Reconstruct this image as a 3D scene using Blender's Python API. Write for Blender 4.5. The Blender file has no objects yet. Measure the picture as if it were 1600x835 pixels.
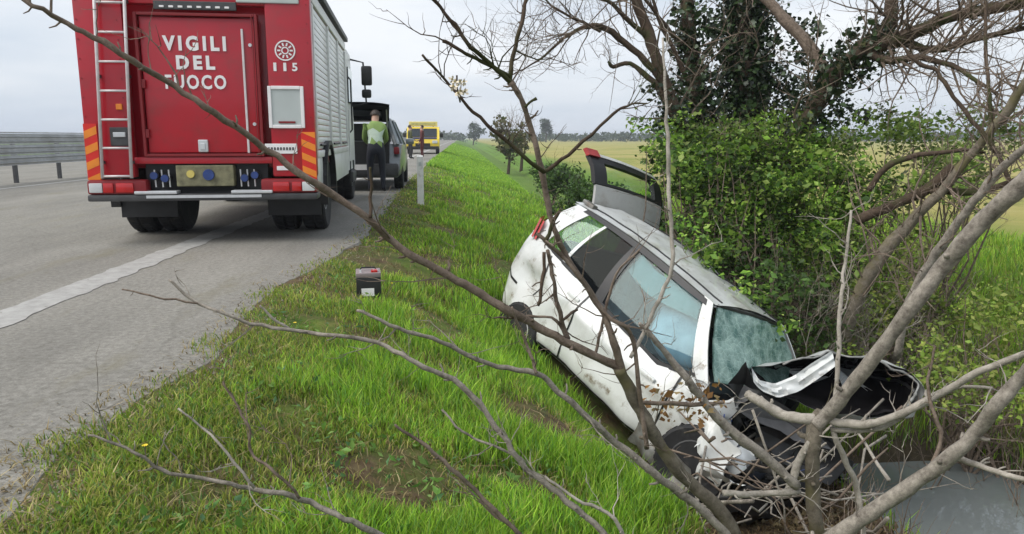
import bpy, bmesh, math, random
import numpy as np
from mathutils import Vector, Matrix, Euler, noise as mnoise

scene = bpy.context.scene
COL = scene.collection
R = math.radians

# ------------------------------------------------------------------ camera
CAM = Vector((0, 0, 1.11)); PITCH = R(9.85); YAW = R(3.93); FPX = 1164.0
cam_data = bpy.data.cameras.new('camera'); cam = bpy.data.objects.new('camera', cam_data)
COL.objects.link(cam); scene.camera = cam
cam.location = CAM; cam.rotation_euler = (R(90) - PITCH, 0, -YAW)
cam_data.sensor_width = 36; cam_data.lens = 36 * FPX / 1600; cam_data.clip_end = 9000; cam_data.clip_start = .05
scene.render.resolution_x = 1024; scene.render.resolution_y = 534

# ------------------------------------------------------------------ world and sun (bright overcast)
SUN_EL, SUN_AZ = 52, 250      # azimuth: compass style, from +Y clockwise
world = bpy.data.worlds.new('World'); scene.world = world; world.use_nodes = True
wn, wl = world.node_tree.nodes, world.node_tree.links
bg = wn['Background']
sky = wn.new('ShaderNodeTexSky'); sky.sky_type = 'NISHITA'; sky.sun_disc = False
sky.sun_elevation = R(SUN_EL); sky.sun_rotation = R(SUN_AZ); sky.air_density = 1.0; sky.dust_density = 3.0
tc = wn.new('ShaderNodeTexCoord'); mp = wn.new('ShaderNodeMapping'); mp.inputs['Scale'].default_value = (1, 1, 4.5)
nz = wn.new('ShaderNodeTexNoise'); nz.inputs['Scale'].default_value = 1.7; nz.inputs['Detail'].default_value = 6; nz.inputs['Roughness'].default_value = .52
rp = wn.new('ShaderNodeValToRGB'); rp.color_ramp.elements[0].position = .36; rp.color_ramp.elements[1].position = .66
rp.color_ramp.elements[0].color = (5.1, 6.0, 7.2, 1); rp.color_ramp.elements[1].color = (8.9, 9.15, 9.5, 1)
mx = wn.new('ShaderNodeMix'); mx.data_type = 'RGBA'; mx.inputs[0].default_value = .86
wl.new(tc.outputs['Generated'], mp.inputs[0]); wl.new(mp.outputs[0], nz.inputs['Vector']); wl.new(nz.outputs['Fac'], rp.inputs[0])
wl.new(sky.outputs[0], mx.inputs['A']); wl.new(rp.outputs[0], mx.inputs['B']); wl.new(mx.outputs['Result'], bg.inputs['Color'])
bg.inputs['Strength'].default_value = .05
sun_d = bpy.data.lights.new('sun', 'SUN'); sun_d.energy = 1.5; sun_d.angle = R(60); sun_d.color = (1, .96, .9)
sun = bpy.data.objects.new('sun', sun_d); COL.objects.link(sun)
sd = Vector((math.sin(R(SUN_AZ)) * math.cos(R(SUN_EL)), math.cos(R(SUN_AZ)) * math.cos(R(SUN_EL)), math.sin(R(SUN_EL))))
sun.rotation_euler = sd.to_track_quat('Z', 'Y').to_euler()
scene.view_settings.view_transform = 'Standard'; scene.view_settings.look = 'None'; scene.view_settings.gamma = 1
scene.view_settings.exposure = 1.25

# ------------------------------------------------------------------ helpers
_fw = Vector((math.sin(YAW) * math.cos(PITCH), math.cos(YAW) * math.cos(PITCH), -math.sin(PITCH)))
_rt = Vector((math.cos(YAW), -math.sin(YAW), 0)); _up = _rt.cross(_fw)
def at(px, py, d):
    return CAM + (_fw + _rt * ((px - 800) / FPX) - _up * ((py - 417.5) / FPX)) * d

def tag(o, label=None, cat=None, group=None, kind=None):
    if label: o['label'] = label
    if cat: o['category'] = cat
    if group: o['group'] = group
    if kind: o['kind'] = kind
    return o
def empty(name, loc=(0, 0, 0), rz=0, **kw):
    o = bpy.data.objects.new(name, None); COL.objects.link(o); o.location = loc; o.rotation_euler = (0, 0, rz)
    o.empty_display_size = .1
    return tag(o, **kw)

class MB:
    def __init__(s): s.v = []; s.f = []; s.m = []
    def add(s, verts, faces, m=0):
        b = len(s.v); s.v.extend([tuple(v) for v in verts])
        for f in faces: s.f.append(tuple(i + b for i in f)); s.m.append(m)
        return s
    def box(s, c, size, rot=None, m=0, bev=0):
        hx, hy, hz = size[0] / 2, size[1] / 2, size[2] / 2
        if bev <= 0:
            vs = [Vector((x, y, z)) for x in (-hx, hx) for y in (-hy, hy) for z in (-hz, hz)]
            fs = [(0, 1, 3, 2), (4, 6, 7, 5), (0, 4, 5, 1), (2, 3, 7, 6), (0, 2, 6, 4), (1, 5, 7, 3)]
        else:
            b = min(bev, hx * .9, hy * .9, hz * .9)
            bm = bmesh.new(); bmesh.ops.create_cube(bm, size=1)
            for v in bm.verts: v.co = Vector((v.co.x * size[0], v.co.y * size[1], v.co.z * size[2]))
            bmesh.ops.bevel(bm, geom=list(bm.edges), offset=b, segments=2, affect='EDGES', profile=.6)
            bm.verts.index_update()
            vs = [v.co.copy() for v in bm.verts]; fs = [tuple(v.index for v in f.verts) for f in bm.faces]; bm.free()
        M = (rot.to_matrix() if isinstance(rot, Euler) else rot) if rot is not None else None
        c = Vector(c)
        return s.add([(M @ v if M else v) + c for v in vs], fs, m)
    def tube(s, pts, rad, n=6, m=0, cap=True):
        pts = [Vector(p) for p in pts]
        if not hasattr(rad, '__len__'): rad = [rad] * len(pts)
        t0 = (pts[1] - pts[0]).normalized()
        a = t0.orthogonal().normalized(); vs = []
        for i, p in enumerate(pts):
            t = (pts[min(i + 1, len(pts) - 1)] - pts[max(i - 1, 0)]).normalized()
            a = (a - t * a.dot(t));  a = a.normalized() if a.length > 1e-6 else t.orthogonal().normalized()
            b = t.cross(a)
            for k in range(n):
                an = 2 * math.pi * k / n
                vs.append(p + (a * math.cos(an) + b * math.sin(an)) * rad[i])
        fs = []
        for i in range(len(pts) - 1):
            for k in range(n):
                k2 = (k + 1) % n
                fs.append((i * n + k, i * n + k2, (i + 1) * n + k2, (i + 1) * n + k))
        if cap: fs.append(tuple(range(n - 1, -1, -1))); fs.append(tuple((len(pts) - 1) * n + k for k in range(n)))
        return s.add(vs, fs, m)
    def lathe(s, prof, c, axis='x', n=28, m=0, rot=None, cap=True):
        vs = []; c = Vector(c)
        for (r, h) in prof:
            for k in range(n):
                a = 2 * math.pi * k / n
                v = Vector((h, r * math.cos(a), r * math.sin(a))) if axis == 'x' else (Vector((r * math.cos(a), h, r * math.sin(a))) if axis == 'y' else Vector((r * math.cos(a), r * math.sin(a), h)))
                vs.append((rot @ v if rot else v) + c)
        fs = [(i * n + k, i * n + (k + 1) % n, (i + 1) * n + (k + 1) % n, (i + 1) * n + k) for i in range(len(prof) - 1) for k in range(n)]
        if cap: fs.append(tuple(range(n))); fs.append(tuple((len(prof) - 1) * n + k for k in range(n - 1, -1, -1)))
        return s.add(vs, fs, m)
    def grid(s, fn, nu, nv, m=0, flip=False):
        vs = [fn(i / nu, j / nv) for i in range(nu + 1) for j in range(nv + 1)]
        fs = []
        for i in range(nu):
            for j in range(nv):
                q = (i * (nv + 1) + j, (i + 1) * (nv + 1) + j, (i + 1) * (nv + 1) + j + 1, i * (nv + 1) + j + 1)
                fs.append(q[::-1] if flip else q)
        return s.add(vs, fs, m)
    def build(s, name, mats, parent=None, smooth=False, fix=True):
        me = bpy.data.meshes.new(name); me.from_pydata(s.v, [], s.f)
        if not isinstance(mats, (list, tuple)): mats = [mats]
        for mt in mats: me.materials.append(mt)
        if len(mats) > 1: me.polygons.foreach_set('material_index', s.m)
        if fix:
            bm = bmesh.new(); bm.from_mesh(me); bmesh.ops.recalc_face_normals(bm, faces=bm.faces); bm.to_mesh(me); bm.free()
        if smooth: me.polygons.foreach_set('use_smooth', [True] * len(me.polygons))
        if smooth == 'auto': me.set_sharp_from_angle(angle=R(38))
        me.update()
        o = bpy.data.objects.new(name, me); COL.objects.link(o)
        if parent: o.parent = parent
        return o

def np_mesh(name, V, Fq, mat, parent=None, col=None, quad=True):
    """big mesh from numpy: V (n,3), Fq (m,4) or (m,3); col (n,3) per vertex colour"""
    me = bpy.data.meshes.new(name); k = Fq.shape[1]
    me.vertices.add(len(V)); me.vertices.foreach_set('co', V.astype(np.float32).ravel())
    me.loops.add(Fq.size); me.loops.foreach_set('vertex_index', Fq.astype(np.int32).ravel())
    me.polygons.add(len(Fq)); me.polygons.foreach_set('loop_start', np.arange(0, Fq.size, k, dtype=np.int32))
    me.update(calc_edges=True)
    if col is not None:
        ca = me.color_attributes.new('col', 'FLOAT_COLOR', 'POINT')
        ca.data.foreach_set('color', np.concatenate([col, np.ones((len(col), 1))], 1).astype(np.float32).ravel())
    me.materials.append(mat)
    o = bpy.data.objects.new(name, me); COL.objects.link(o)
    if parent: o.parent = parent
    return o

def node_mat(name):
    m = bpy.data.materials.new(name); m.use_nodes = True
    nt = m.node_tree; return m, nt.nodes, nt.links, nt.nodes['Principled BSDF']
def mat(name, col, rough=.6, var=.15, scale=8, bump=0, bscale=60, metal=0, coat=0, dirt=None, dscale=3, dpos=(.5, .7), coords='Object', spec=None):
    """plain surface: base colour with noise variation, optional dirt colour patches and bump"""
    m, n, l, p = node_mat(name)
    tcn = n.new('ShaderNodeTexCoord')
    nzn = n.new('ShaderNodeTexNoise'); nzn.inputs['Scale'].default_value = scale; nzn.inputs['Detail'].default_value = 5
    l.new(tcn.outputs[coords], nzn.inputs['Vector'])
    r = n.new('ShaderNodeValToRGB'); r.color_ramp.elements[0].position = .3; r.color_ramp.elements[1].position = .7
    r.color_ramp.elements[0].color = tuple(c * (1 - var) for c in col) + (1,); r.color_ramp.elements[1].color = tuple(min(1, c * (1 + var)) for c in col) + (1,)
    l.new(nzn.outputs['Fac'], r.inputs[0]); out = r.outputs[0]
    if dirt:
        n2 = n.new('ShaderNodeTexNoise'); n2.inputs['Scale'].default_value = dscale; n2.inputs['Detail'].default_value = 8; n2.inputs['Roughness'].default_value = .65
        l.new(tcn.outputs[coords], n2.inputs['Vector'])
        r2 = n.new('ShaderNodeValToRGB'); r2.color_ramp.elements[0].position = dpos[0]; r2.color_ramp.elements[1].position = dpos[1]
        l.new(n2.outputs['Fac'], r2.inputs[0])
        mxn = n.new('ShaderNodeMix'); mxn.data_type = 'RGBA'; l.new(r2.outputs[0], mxn.inputs[0]); l.new(out, mxn.inputs['A']); mxn.inputs['B'].default_value = tuple(dirt) + (1,)
        out = mxn.outputs['Result']
    l.new(out, p.inputs['Base Color']); p.inputs['Roughness'].default_value = rough; p.inputs['Metallic'].default_value = metal
    if coat: p.inputs['Coat Weight'].default_value = coat; p.inputs['Coat Roughness'].default_value = .08
    if spec is not None: p.inputs['Specular IOR Level'].default_value = spec
    if bump:
        n3 = n.new('ShaderNodeTexNoise'); n3.inputs['Scale'].default_value = bscale; n3.inputs['Detail'].default_value = 6; l.new(tcn.outputs[coords], n3.inputs['Vector'])
        bn = n.new('ShaderNodeBump'); bn.inputs['Strength'].default_value = bump; bn.inputs['Distance'].default_value = .02
        l.new(n3.outputs['Fac'], bn.inputs['Height']); l.new(bn.outputs[0], p.inputs['Normal'])
    return m
def leaf_mat(name, rough=.5, trans=.35, spec=.3):
    m, n, l, p = node_mat(name)
    a = n.new('ShaderNodeAttribute'); a.attribute_name = 'col'
    l.new(a.outputs['Color'], p.inputs['Base Color']); p.inputs['Roughness'].default_value = rough; p.inputs['Specular IOR Level'].default_value = spec
    t = n.new('ShaderNodeBsdfTranslucent'); l.new(a.outputs['Color'], t.inputs['Color'])
    mxs = n.new('ShaderNodeMixShader'); mxs.inputs[0].default_value = trans
    l.new(p.outputs[0], mxs.inputs[1]); l.new(t.outputs[0], mxs.inputs[2]); l.new(mxs.outputs[0], n['Material Output'].inputs['Surface'])
    return m
def glass_mat(name, tint, refl=.12, rough=.02):
    m, n, l, p = node_mat(name)
    tr = n.new('ShaderNodeBsdfTransparent'); tr.inputs[0].default_value = tuple(tint) + (1,)
    gl = n.new('ShaderNodeBsdfGlossy'); gl.inputs['Roughness'].default_value = rough; gl.inputs[0].default_value = (.95, 1, .98, 1)
    lw = n.new('ShaderNodeLayerWeight'); fr = n.new('ShaderNodeMath'); fr.operation = 'POWER'; fr.inputs[1].default_value = 5; l.new(lw.outputs['Facing'], fr.inputs[0])
    ad = n.new('ShaderNodeMath'); ad.operation = 'ADD'; ad.inputs[1].default_value = refl; ad.use_clamp = True; l.new(fr.outputs[0], ad.inputs[0])
    mxs = n.new('ShaderNodeMixShader'); l.new(ad.outputs[0], mxs.inputs[0]); l.new(tr.outputs[0], mxs.inputs[1]); l.new(gl.outputs[0], mxs.inputs[2])
    l.new(mxs.outputs[0], n['Material Output'].inputs['Surface']); return m

rnd = random.Random(7); rng = np.random.default_rng(11)
def smooth(a, b, x):
    t = np.clip((x - a) / (b - a), 0, 1); return t * t * (3 - 2 * t)

# ------------------------------------------------------------------ car pose (needed by the terrain)
def Rzyx(a, b, c): return Matrix.Rotation(a, 3, 'Z') @ Matrix.Rotation(b, 3, 'Y') @ Matrix.Rotation(c, 3, 'X')
CAR_R = Rzyx(-1.048, .362, -.291)
CAR_O = Vector((1.86, 6.40, -.865)) - CAR_R @ Vector((1.735, 0, .605))
def car_pt(x, y, z): return CAR_O + CAR_R @ Vector((x, y, z))

# ------------------------------------------------------------------ terrain
WATER_Z = -1.83
_tx = [-4000, -60, -24.5, -23, -1.75, -1.2, -.7, 1.4, 2.7, 3.4, 4.5, 5.6, 7.0, 9, 4000]
_tz = [-.6, -.6, -.3, -.06, -.012, -.012, -.12, -.72, -1.18, -2.05, -2.1, -1.15, -.78, -.66, -.66]
_cx, _cy = CAR_O.x, CAR_O.y
_Rinv = np.array(CAR_R.transposed()); _n = CAR_R @ Vector((0, 0, 1)); _ho = CAR_R @ Vector((1, 0, 0)); _la = CAR_R @ Vector((0, 1, 0))
_hd = np.array([_ho.x, _ho.y]) / math.hypot(_ho.x, _ho.y)
def vnoise(x, y, f, seed=0):
    """cheap smooth numpy noise"""
    o = 0
    for k in range(3):
        a = seed * 1.7 + k * 2.1
        o = o + np.sin(f * (x * math.cos(a) + y * math.sin(a)) + seed * 3 + k) * np.sin(f * .73 * (-x * math.sin(a + .6) + y * math.cos(a + .6)) + k * 1.3 + seed)
    return o / 3
def terrain(x, y):
    x = np.asarray(x, float); y = np.asarray(y, float)
    z = np.interp(x, _tx, _tz)
    dx, dy = x - _cx, y - _cy
    lx = dx * _hd[0] + dy * _hd[1]; ly = -dx * _hd[1] + dy * _hd[0]
    # plane through the wheel contacts
    pl = CAR_O.z + .05 - (_n.x * dx + _n.y * dy) / _n.z
    d = np.maximum(np.maximum(-.1 - lx, lx - 3.4), np.maximum(-.95 - ly, ly - .95)); d = np.maximum(d, 0)
    w = 1 - smooth(0, 1.3, d)
    z = z * (1 - w) + np.minimum(z, np.maximum(pl, -1.77)) * w
    z = z + .62 * smooth(5.7, 6.8, y) * smooth(2.9, 3.4, x) * (1 - smooth(4.5, 5.6, x))
    g = smooth(-1.4, -.6, x)
    far = smooth(9, 16, x)
    z = z + g * (1 - far) * (.035 * vnoise(x, y, 2.2, 1) + .018 * vnoise(x, y, 6.5, 2)) + far * .05 * vnoise(x, y, .3, 4)
    return z
def tz(x, y): return float(terrain(x, y))

def lin(a, b, st): return list(np.arange(a, b, st))
gx = [-4000, -1500, -600, -250, -120, -60, -40, -30, -24.5, -23, -15, -8, -4, -2.5, -1.9] + lin(-1.6, 7, .11) + lin(7, 14, .5) + [14, 18, 24, 34, 50, 80, 130, 220, 400, 800, 1600, 4000]
gy = [-40, -15, -6, -2] + lin(0, 13, .13) + lin(13, 40, .5) + [40, 46, 55, 65, 80, 100, 130, 170, 230, 320, 450, 650, 1000, 1600, 2600, 5000]
GX, GY = np.meshgrid(gx, gy, indexing='ij'); GZ = terrain(GX, GY)
V = np.stack([GX, GY, GZ], -1).reshape(-1, 3); ny = len(gy)
ii, jj = np.meshgrid(np.arange(len(gx) - 1), np.arange(ny - 1), indexing='ij'); b0 = (ii * ny + jj).ravel()
Fq = np.stack([b0, b0 + ny, b0 + ny + 1, b0 + 1], -1)

def ground_material():
    m, n, l, p = node_mat('ground')
    tcn = n.new('ShaderNodeTexCoord'); sp = n.new('ShaderNodeSeparateXYZ'); l.new(tcn.outputs['Object'], sp.inputs[0])
    def noise(s, d=6, r=.6):
        q = n.new('ShaderNodeTexNoise'); q.inputs['Scale'].default_value = s; q.inputs['Detail'].default_value = d; q.inputs['Roughness'].default_value = r; l.new(tcn.outputs['Object'], q.inputs['Vector']); return q.outputs['Fac']
    def ramp(src, stops):
        q = n.new('ShaderNodeValToRGB'); l.new(src, q.inputs[0])
        while len(q.color_ramp.elements) < len(stops): q.color_ramp.elements.new(.5)
        for e, (ps, c) in zip(q.color_ramp.elements, stops): e.position = ps; e.color = tuple(c) + (1,)
        return q.outputs[0]
    def mixc(f, a, b):
        q = n.new('ShaderNodeMix'); q.data_type = 'RGBA'; l.new(f, q.inputs[0])
        l.new(a, q.inputs['A']); l.new(b, q.inputs['B']); return q.outputs['Result']
    def mr(src, a, b):
        q = n.new('ShaderNodeMapRange'); q.interpolation_type = 'SMOOTHSTEP'; q.inputs[1].default_value = a; q.inputs[2].default_value = b; l.new(src, q.inputs[0]); return q.outputs[0]
    soil = ramp(noise(9), [(.3, (.055, .038, .022)), (.55, (.12, .085, .05)), (.75, (.17, .14, .07))])
    verge = ramp(noise(3.5), [(.3, (.05, .085, .015)), (.5, (.09, .15, .022)), (.7, (.15, .17, .04))])
    fine = ramp(noise(1.2, 8, .7), [(.42, (0, 0, 0)), (.6, (1, 1, 1))])
    near = mixc(fine, soil, verge)
    farv = ramp(noise(.5, 8, .7), [(.3, (.075, .15, .022)), (.7, (.13, .21, .035))])
    near = mixc(mr(sp.outputs['Y'], 14, 40), near, farv)
    field = ramp(noise(.12, 8, .65), [(.35, (.19, .22, .05)), (.52, (.30, .27, .09)), (.68, (.36, .31, .13))])
    c = mixc(mr(sp.outputs['X'], 6.5, 9.5), near, field)
    mud = ramp(noise(6), [(.35, (.03, .026, .018)), (.7, (.075, .06, .038))])
    c = mixc(mr(sp.outputs['Z'], -1.35, -1.75), c, mud)
    at_ = n.new('ShaderNodeAttribute'); at_.attribute_name = 'col'; c = mixc(mr(at_.outputs['Fac'], .15, .75), c, soil)
    l.new(c, p.inputs['Base Color']); p.inputs['Roughness'].default_value = .95; p.inputs['Specular IOR Level'].default_value = .15
    bn = n.new('ShaderNodeBump'); bn.inputs['Strength'].default_value = .6; bn.inputs['Distance'].default_value = .05; l.new(noise(26, 8, .7), bn.inputs['Height']); l.new(bn.outputs[0], p.inputs['Normal'])
    return m
BARE = [(-.30, 3.75, .13, .13, .4), (-.22, 2.85, .07, .18, .45), (.22, 3.05, .24, .10, .3), (-.75, 3.3, .12, .15, .3), (1.9, 3.6, .75, .75, 1.3), (-.55, 4.6, .15, .12, .3), (-.9, 7.2, .25, .6, .3), (2.3, 5.2, .8, 1.2, 1.2), (-.05, 5.3, .2, .25, .6)]
def bare_amt(x, y): return sum(a * np.exp(-((x - cx) / rx) ** 2 - ((y - cy) / ry) ** 2) for cx, cy, rx, ry, a in BARE)
_ba = np.clip(bare_amt(V[:, 0], V[:, 1]), 0, 1)
gnd = np_mesh('ground', V, Fq, ground_material(), None, np.repeat(_ba[:, None], 3, 1)); tag(gnd, kind='structure')
gnd.data.polygons.foreach_set('use_smooth', [True] * len(gnd.data.polygons))

# ------------------------------------------------------------------ road
def asphalt():
    m, n, l, p = node_mat('asphalt')
    tcn = n.new('ShaderNodeTexCoord')
    mpn = n.new('ShaderNodeMapping'); mpn.inputs['Scale'].default_value = (1, .25, 1); l.new(tcn.outputs['Object'], mpn.inputs[0])
    def noise(s, d, r, src):
        q = n.new('ShaderNodeTexNoise'); q.inputs['Scale'].default_value = s; q.inputs['Detail'].default_value = d; q.inputs['Roughness'].default_value = r; l.new(src, q.inputs['Vector']); return q.outputs['Fac']
    a = noise(1.1, 9, .7, mpn.outputs[0])
    r = n.new('ShaderNodeValToRGB'); l.new(a, r.inputs[0])
    for e, (ps, c) in zip(r.color_ramp.elements, [(.3, (.185, .178, .166)), (.7, (.295, .284, .264))]): e.position = ps; e.color = c + (1,)
    g = noise(120, 8, .8, tcn.outputs['Object'])
    r2 = n.new('ShaderNodeValToRGB'); l.new(g, r2.inputs[0]); r2.color_ramp.elements[0].position = .32; r2.color_ramp.elements[1].position = .68
    r2.color_ramp.elements[0].color = (.55, .55, .54, 1); r2.color_ramp.elements[1].color = (1.25, 1.24, 1.2, 1)
    mu = n.new('ShaderNodeMix'); mu.data_type = 'RGBA'; mu.blend_type = 'MULTIPLY'; mu.inputs[0].default_value = 1; l.new(r.outputs[0], mu.inputs['A']); l.new(r2.outputs[0], mu.inputs['B'])
    g2 = noise(28, 6, .7, tcn.outputs['Object']); r5 = n.new('ShaderNodeValToRGB'); l.new(g2, r5.inputs[0]); r5.color_ramp.elements[0].position = .34; r5.color_ramp.elements[1].position = .66
    r5.color_ramp.elements[0].color = (.66, .65, .62, 1); r5.color_ramp.elements[1].color = (1.15, 1.15, 1.13, 1)
    mu2 = n.new('ShaderNodeMix'); mu2.data_type = 'RGBA'; mu2.blend_type = 'MULTIPLY'; mu2.inputs[0].default_value = 1; l.new(mu.outputs['Result'], mu2.inputs['A']); l.new(r5.outputs[0], mu2.inputs['B']); mu = mu2
    # dry mud and grass litter blown on the road
    d = noise(2.4, 10, .75, mpn.outputs[0]); r3 = n.new('ShaderNodeValToRGB'); l.new(d, r3.inputs[0]); r3.color_ramp.elements[0].position = .54; r3.color_ramp.elements[1].position = .70
    r3.color_ramp.elements[1].color = (.75, .75, .75, 1)
    mxn = n.new('ShaderNodeMix'); mxn.data_type = 'RGBA'; l.new(r3.outputs[0], mxn.inputs[0]); l.new(mu.outputs['Result'], mxn.inputs['A']); mxn.inputs['B'].default_value = (.16, .145, .095, 1)
    # cracks
    vo = n.new('ShaderNodeTexVoronoi'); vo.feature = 'DISTANCE_TO_EDGE'; vo.inputs['Scale'].default_value = .55
    wv = n.new('ShaderNodeMix'); wv.data_type = 'VECTOR'; wv.inputs[0].default_value = .25
    nn = n.new('ShaderNodeTexNoise'); nn.inputs['Scale'].default_value = 2.5; nn.inputs['Detail'].default_value = 6; l.new(tcn.outputs['Object'], nn.inputs['Vector'])
    l.new(tcn.outputs['Object'], wv.inputs['A']); l.new(nn.outputs['Color'], wv.inputs['B']); l.new(wv.outputs['Result'], vo.inputs['Vector'])
    r4 = n.new('ShaderNodeValToRGB'); l.new(vo.outputs['Distance'], r4.inputs[0]); r4.color_ramp.elements[0].position = .002; r4.color_ramp.elements[1].position = .007
    r4.color_ramp.elements[0].color = (.88, .88, .87, 1); r4.color_ramp.elements[1].color = (1, 1, 1, 1)
    m2 = n.new('ShaderNodeMix'); m2.data_type = 'RGBA'; m2.blend_type = 'MULTIPLY'; m2.inputs[0].default_value = 1; l.new(mxn.outputs['Result'], m2.inputs['A']); l.new(r4.outputs[0], m2.inputs['B'])
    l.new(m2.outputs['Result'], p.inputs['Base Color']); p.inputs['Roughness'].default_value = .88; p.inputs['Specular IOR Level'].default_value = .3
    bn = n.new('ShaderNodeBump'); bn.inputs['Strength'].default_value = .35; bn.inputs['Distance'].default_value = .006; l.new(g, bn.inputs['Height']); l.new(bn.outputs[0], p.inputs['Normal'])
    return m
def edge_x(y):
    k = [(-40, -1.4), (1.5, -1.42), (2.2, -1.36), (2.6, -1.45), (3.3, -1.38), (3.8, -1.27), (4.6, -1.38), (5.6, -1.42), (6.6, -1.25), (8.2, -1.13), (11.5, -1.17), (16, -1.3), (22, -1.4), (40, -1.4), (3000, -1.4)]
    return float(np.interp(y, [a for a, _ in k], [b for _, b in k])) + (.05 * mnoise.noise((y * 2.3, 1, 0)) + .03 * mnoise.noise((y * 8, 3, 0)) if y < 30 else 0)
ys = [-40, -10, -3] + lin(0, 14, .07) + lin(14, 40, .4) + [40, 60, 100, 200, 400, 800, 1600, 3000]
mb = MB(); vs = []; fs = []
for i, y in enumerate(ys):
    e = edge_x(y); vs += [(-22.8, y, 0), (e - .2, y, 0), (e, y, -.008), (e + .03, y, -.05)]
for i in range(len(ys) - 1):
    for k in range(3): fs.append((i * 4 + k, i * 4 + k + 1, i * 4 + 5 + k, i * 4 + 4 + k))
M_asph = asphalt()
road = mb.add(vs, fs).build('road', M_asph); tag(road, kind='structure')
# worn paint: paint broken up by wear of its own shape
def worn_paint():
    m, n, l, p = node_mat('worn_road_paint')
    tcn = n.new('ShaderNodeTexCoord'); q = n.new('ShaderNodeTexNoise'); q.inputs['Scale'].default_value = 9; q.inputs['Detail'].default_value = 10; q.inputs['Roughness'].default_value = .72
    l.new(tcn.outputs['Object'], q.inputs['Vector']); r = n.new('ShaderNodeValToRGB'); l.new(q.outputs['Fac'], r.inputs[0])
    for e, (ps, c) in zip(r.color_ramp.elements, [(.38, (.26, .253, .238)), (.66, (.37, .365, .345))]): e.position = ps; e.color = c + (1,)
    l.new(r.outputs[0], p.inputs['Base Color']); p.inputs['Roughness'].default_value = .8; return m
M_paint = worn_paint()
def strip(name, x0, x1, y0, y1, jag=.05):
    vs = []; fs = []; yy = sorted(set([y0, y1] + [y for y in ys if y0 < y < y1]))
    for y in yy:
        j = jag * mnoise.noise((y * 5, x0, 0)) if y < 30 else 0; k = jag * mnoise.noise((y * 6, x1, 4)) if y < 30 else 0
        vs += [(x0 + j, y, .004), (x1 + k, y, .004)]
    for i in range(len(yy) - 1): fs.append((2 * i, 2 * i + 1, 2 * i + 3, 2 * i + 2))
    o = MB().add(vs, fs).build(name, M_paint); tag(o, kind='structure'); return o
strip('road_edge_line', -2.99, -2.72, -40, 1500)
strip('road_edge_line', -10.15, -9.95, -40, 1500)
for k in range(24): strip('road_lane_line', -6.6, -6.45, -6 + k * 12, -1.5 + k * 12, .01)

# ------------------------------------------------------------------ ditch water
def water_mat():
    m, n, l, p = node_mat('ditch_water')
    p.inputs['Base Color'].default_value = (.14, .155, .155, 1); p.inputs['Roughness'].default_value = .03; p.inputs['IOR'].default_value = 1.33; p.inputs['Specular IOR Level'].default_value = 1.0
    tcn = n.new('ShaderNodeTexCoord'); q = n.new('ShaderNodeTexNoise'); q.inputs['Scale'].default_value = 5; q.inputs['Detail'].default_value = 3; l.new(tcn.outputs['Object'], q.inputs['Vector'])
    bn = n.new('ShaderNodeBump'); bn.inputs['Strength'].default_value = .22; bn.inputs['Distance'].default_value = .02; l.new(q.outputs['Fac'], bn.inputs['Height']); l.new(bn.outputs[0], p.inputs['Normal']); return m
w = MB().add([(2.2, -20, WATER_Z), (5.4, -20, WATER_Z), (5.4, 13, WATER_Z), (2.2, 13, WATER_Z)], [(0, 1, 2, 3)]).build('water', water_mat()); tag(w, kind='structure')
# ------------------------------------------------------------------ shared materials
M_red = mat('fire_red_paint', (.40, .006, .018), rough=.34, var=.07, scale=2, coat=.25, dirt=(.22, .03, .03), dscale=3.0, dpos=(.48, .85))
M_redin = mat('dark_red_recess', (.20, .006, .010), rough=.5, var=.1)
M_white = mat('white_vehicle_paint', (.70, .71, .70), rough=.35, var=.05, scale=3, dirt=(.45, .44, .42), dscale=2.5, dpos=(.55, .8))
M_alu = mat('brushed_aluminium', (.60, .61, .62), rough=.38, var=.08, scale=12, metal=.55)
M_shut = mat('pale_roller_shutter', (.80, .82, .83), rough=.35, var=.06, scale=5, metal=.1, dirt=(.5, .5, .49), dscale=1.6, dpos=(.5, .8))
M_ladder = mat('pale_ladder_metal', (.62, .58, .58), rough=.45, var=.12, scale=15, metal=.15)
M_black = mat('black_plastic', (.012, .012, .013), rough=.5, var=.3, scale=10)
M_dark = mat('dark_grey_metal', (.05, .05, .052), rough=.5, var=.3, scale=8)
M_rubber = mat('tyre_rubber', (.016, .016, .017), rough=.85, var=.35, scale=20, dirt=(.07, .065, .055), dscale=8, dpos=(.55, .8))
M_rim = mat('grey_wheel_rim', (.35, .35, .36), rough=.45, var=.15, metal=.4)
M_tail = mat('red_tail_lens', (.45, .01, .012), rough=.12, var=.1, coat=.6)
M_clear = mat('clear_lamp_lens', (.55, .57, .57), rough=.15, var=.1, coat=.5)
M_amber = mat('orange_lens', (.75, .22, .02), rough=.2, var=.1)
M_chev_o = mat('orange_reflective', (.78, .24, .02), rough=.35, var=.08)
M_chev_r = mat('red_reflective', (.62, .02, .012), rough=.35, var=.08)
M_letter = mat('white_lettering', (.78, .76, .76), rough=.5, var=.06)
M_greyplate = mat('pale_grey_panel', (.46, .50, .49), rough=.35, var=.06, scale=4)
M_blue = mat('blue_coupling', (.02, .045, .17), rough=.4, var=.3)
M_olive = mat('worn_olive_box', (.17, .16, .09), rough=.6, var=.4, scale=14)
M_galv = mat('galvanised_steel', (.44, .45, .45), rough=.5, var=.15, scale=6, metal=.35, dirt=(.24, .23, .21), dscale=1.5, dpos=(.5, .75))

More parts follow.
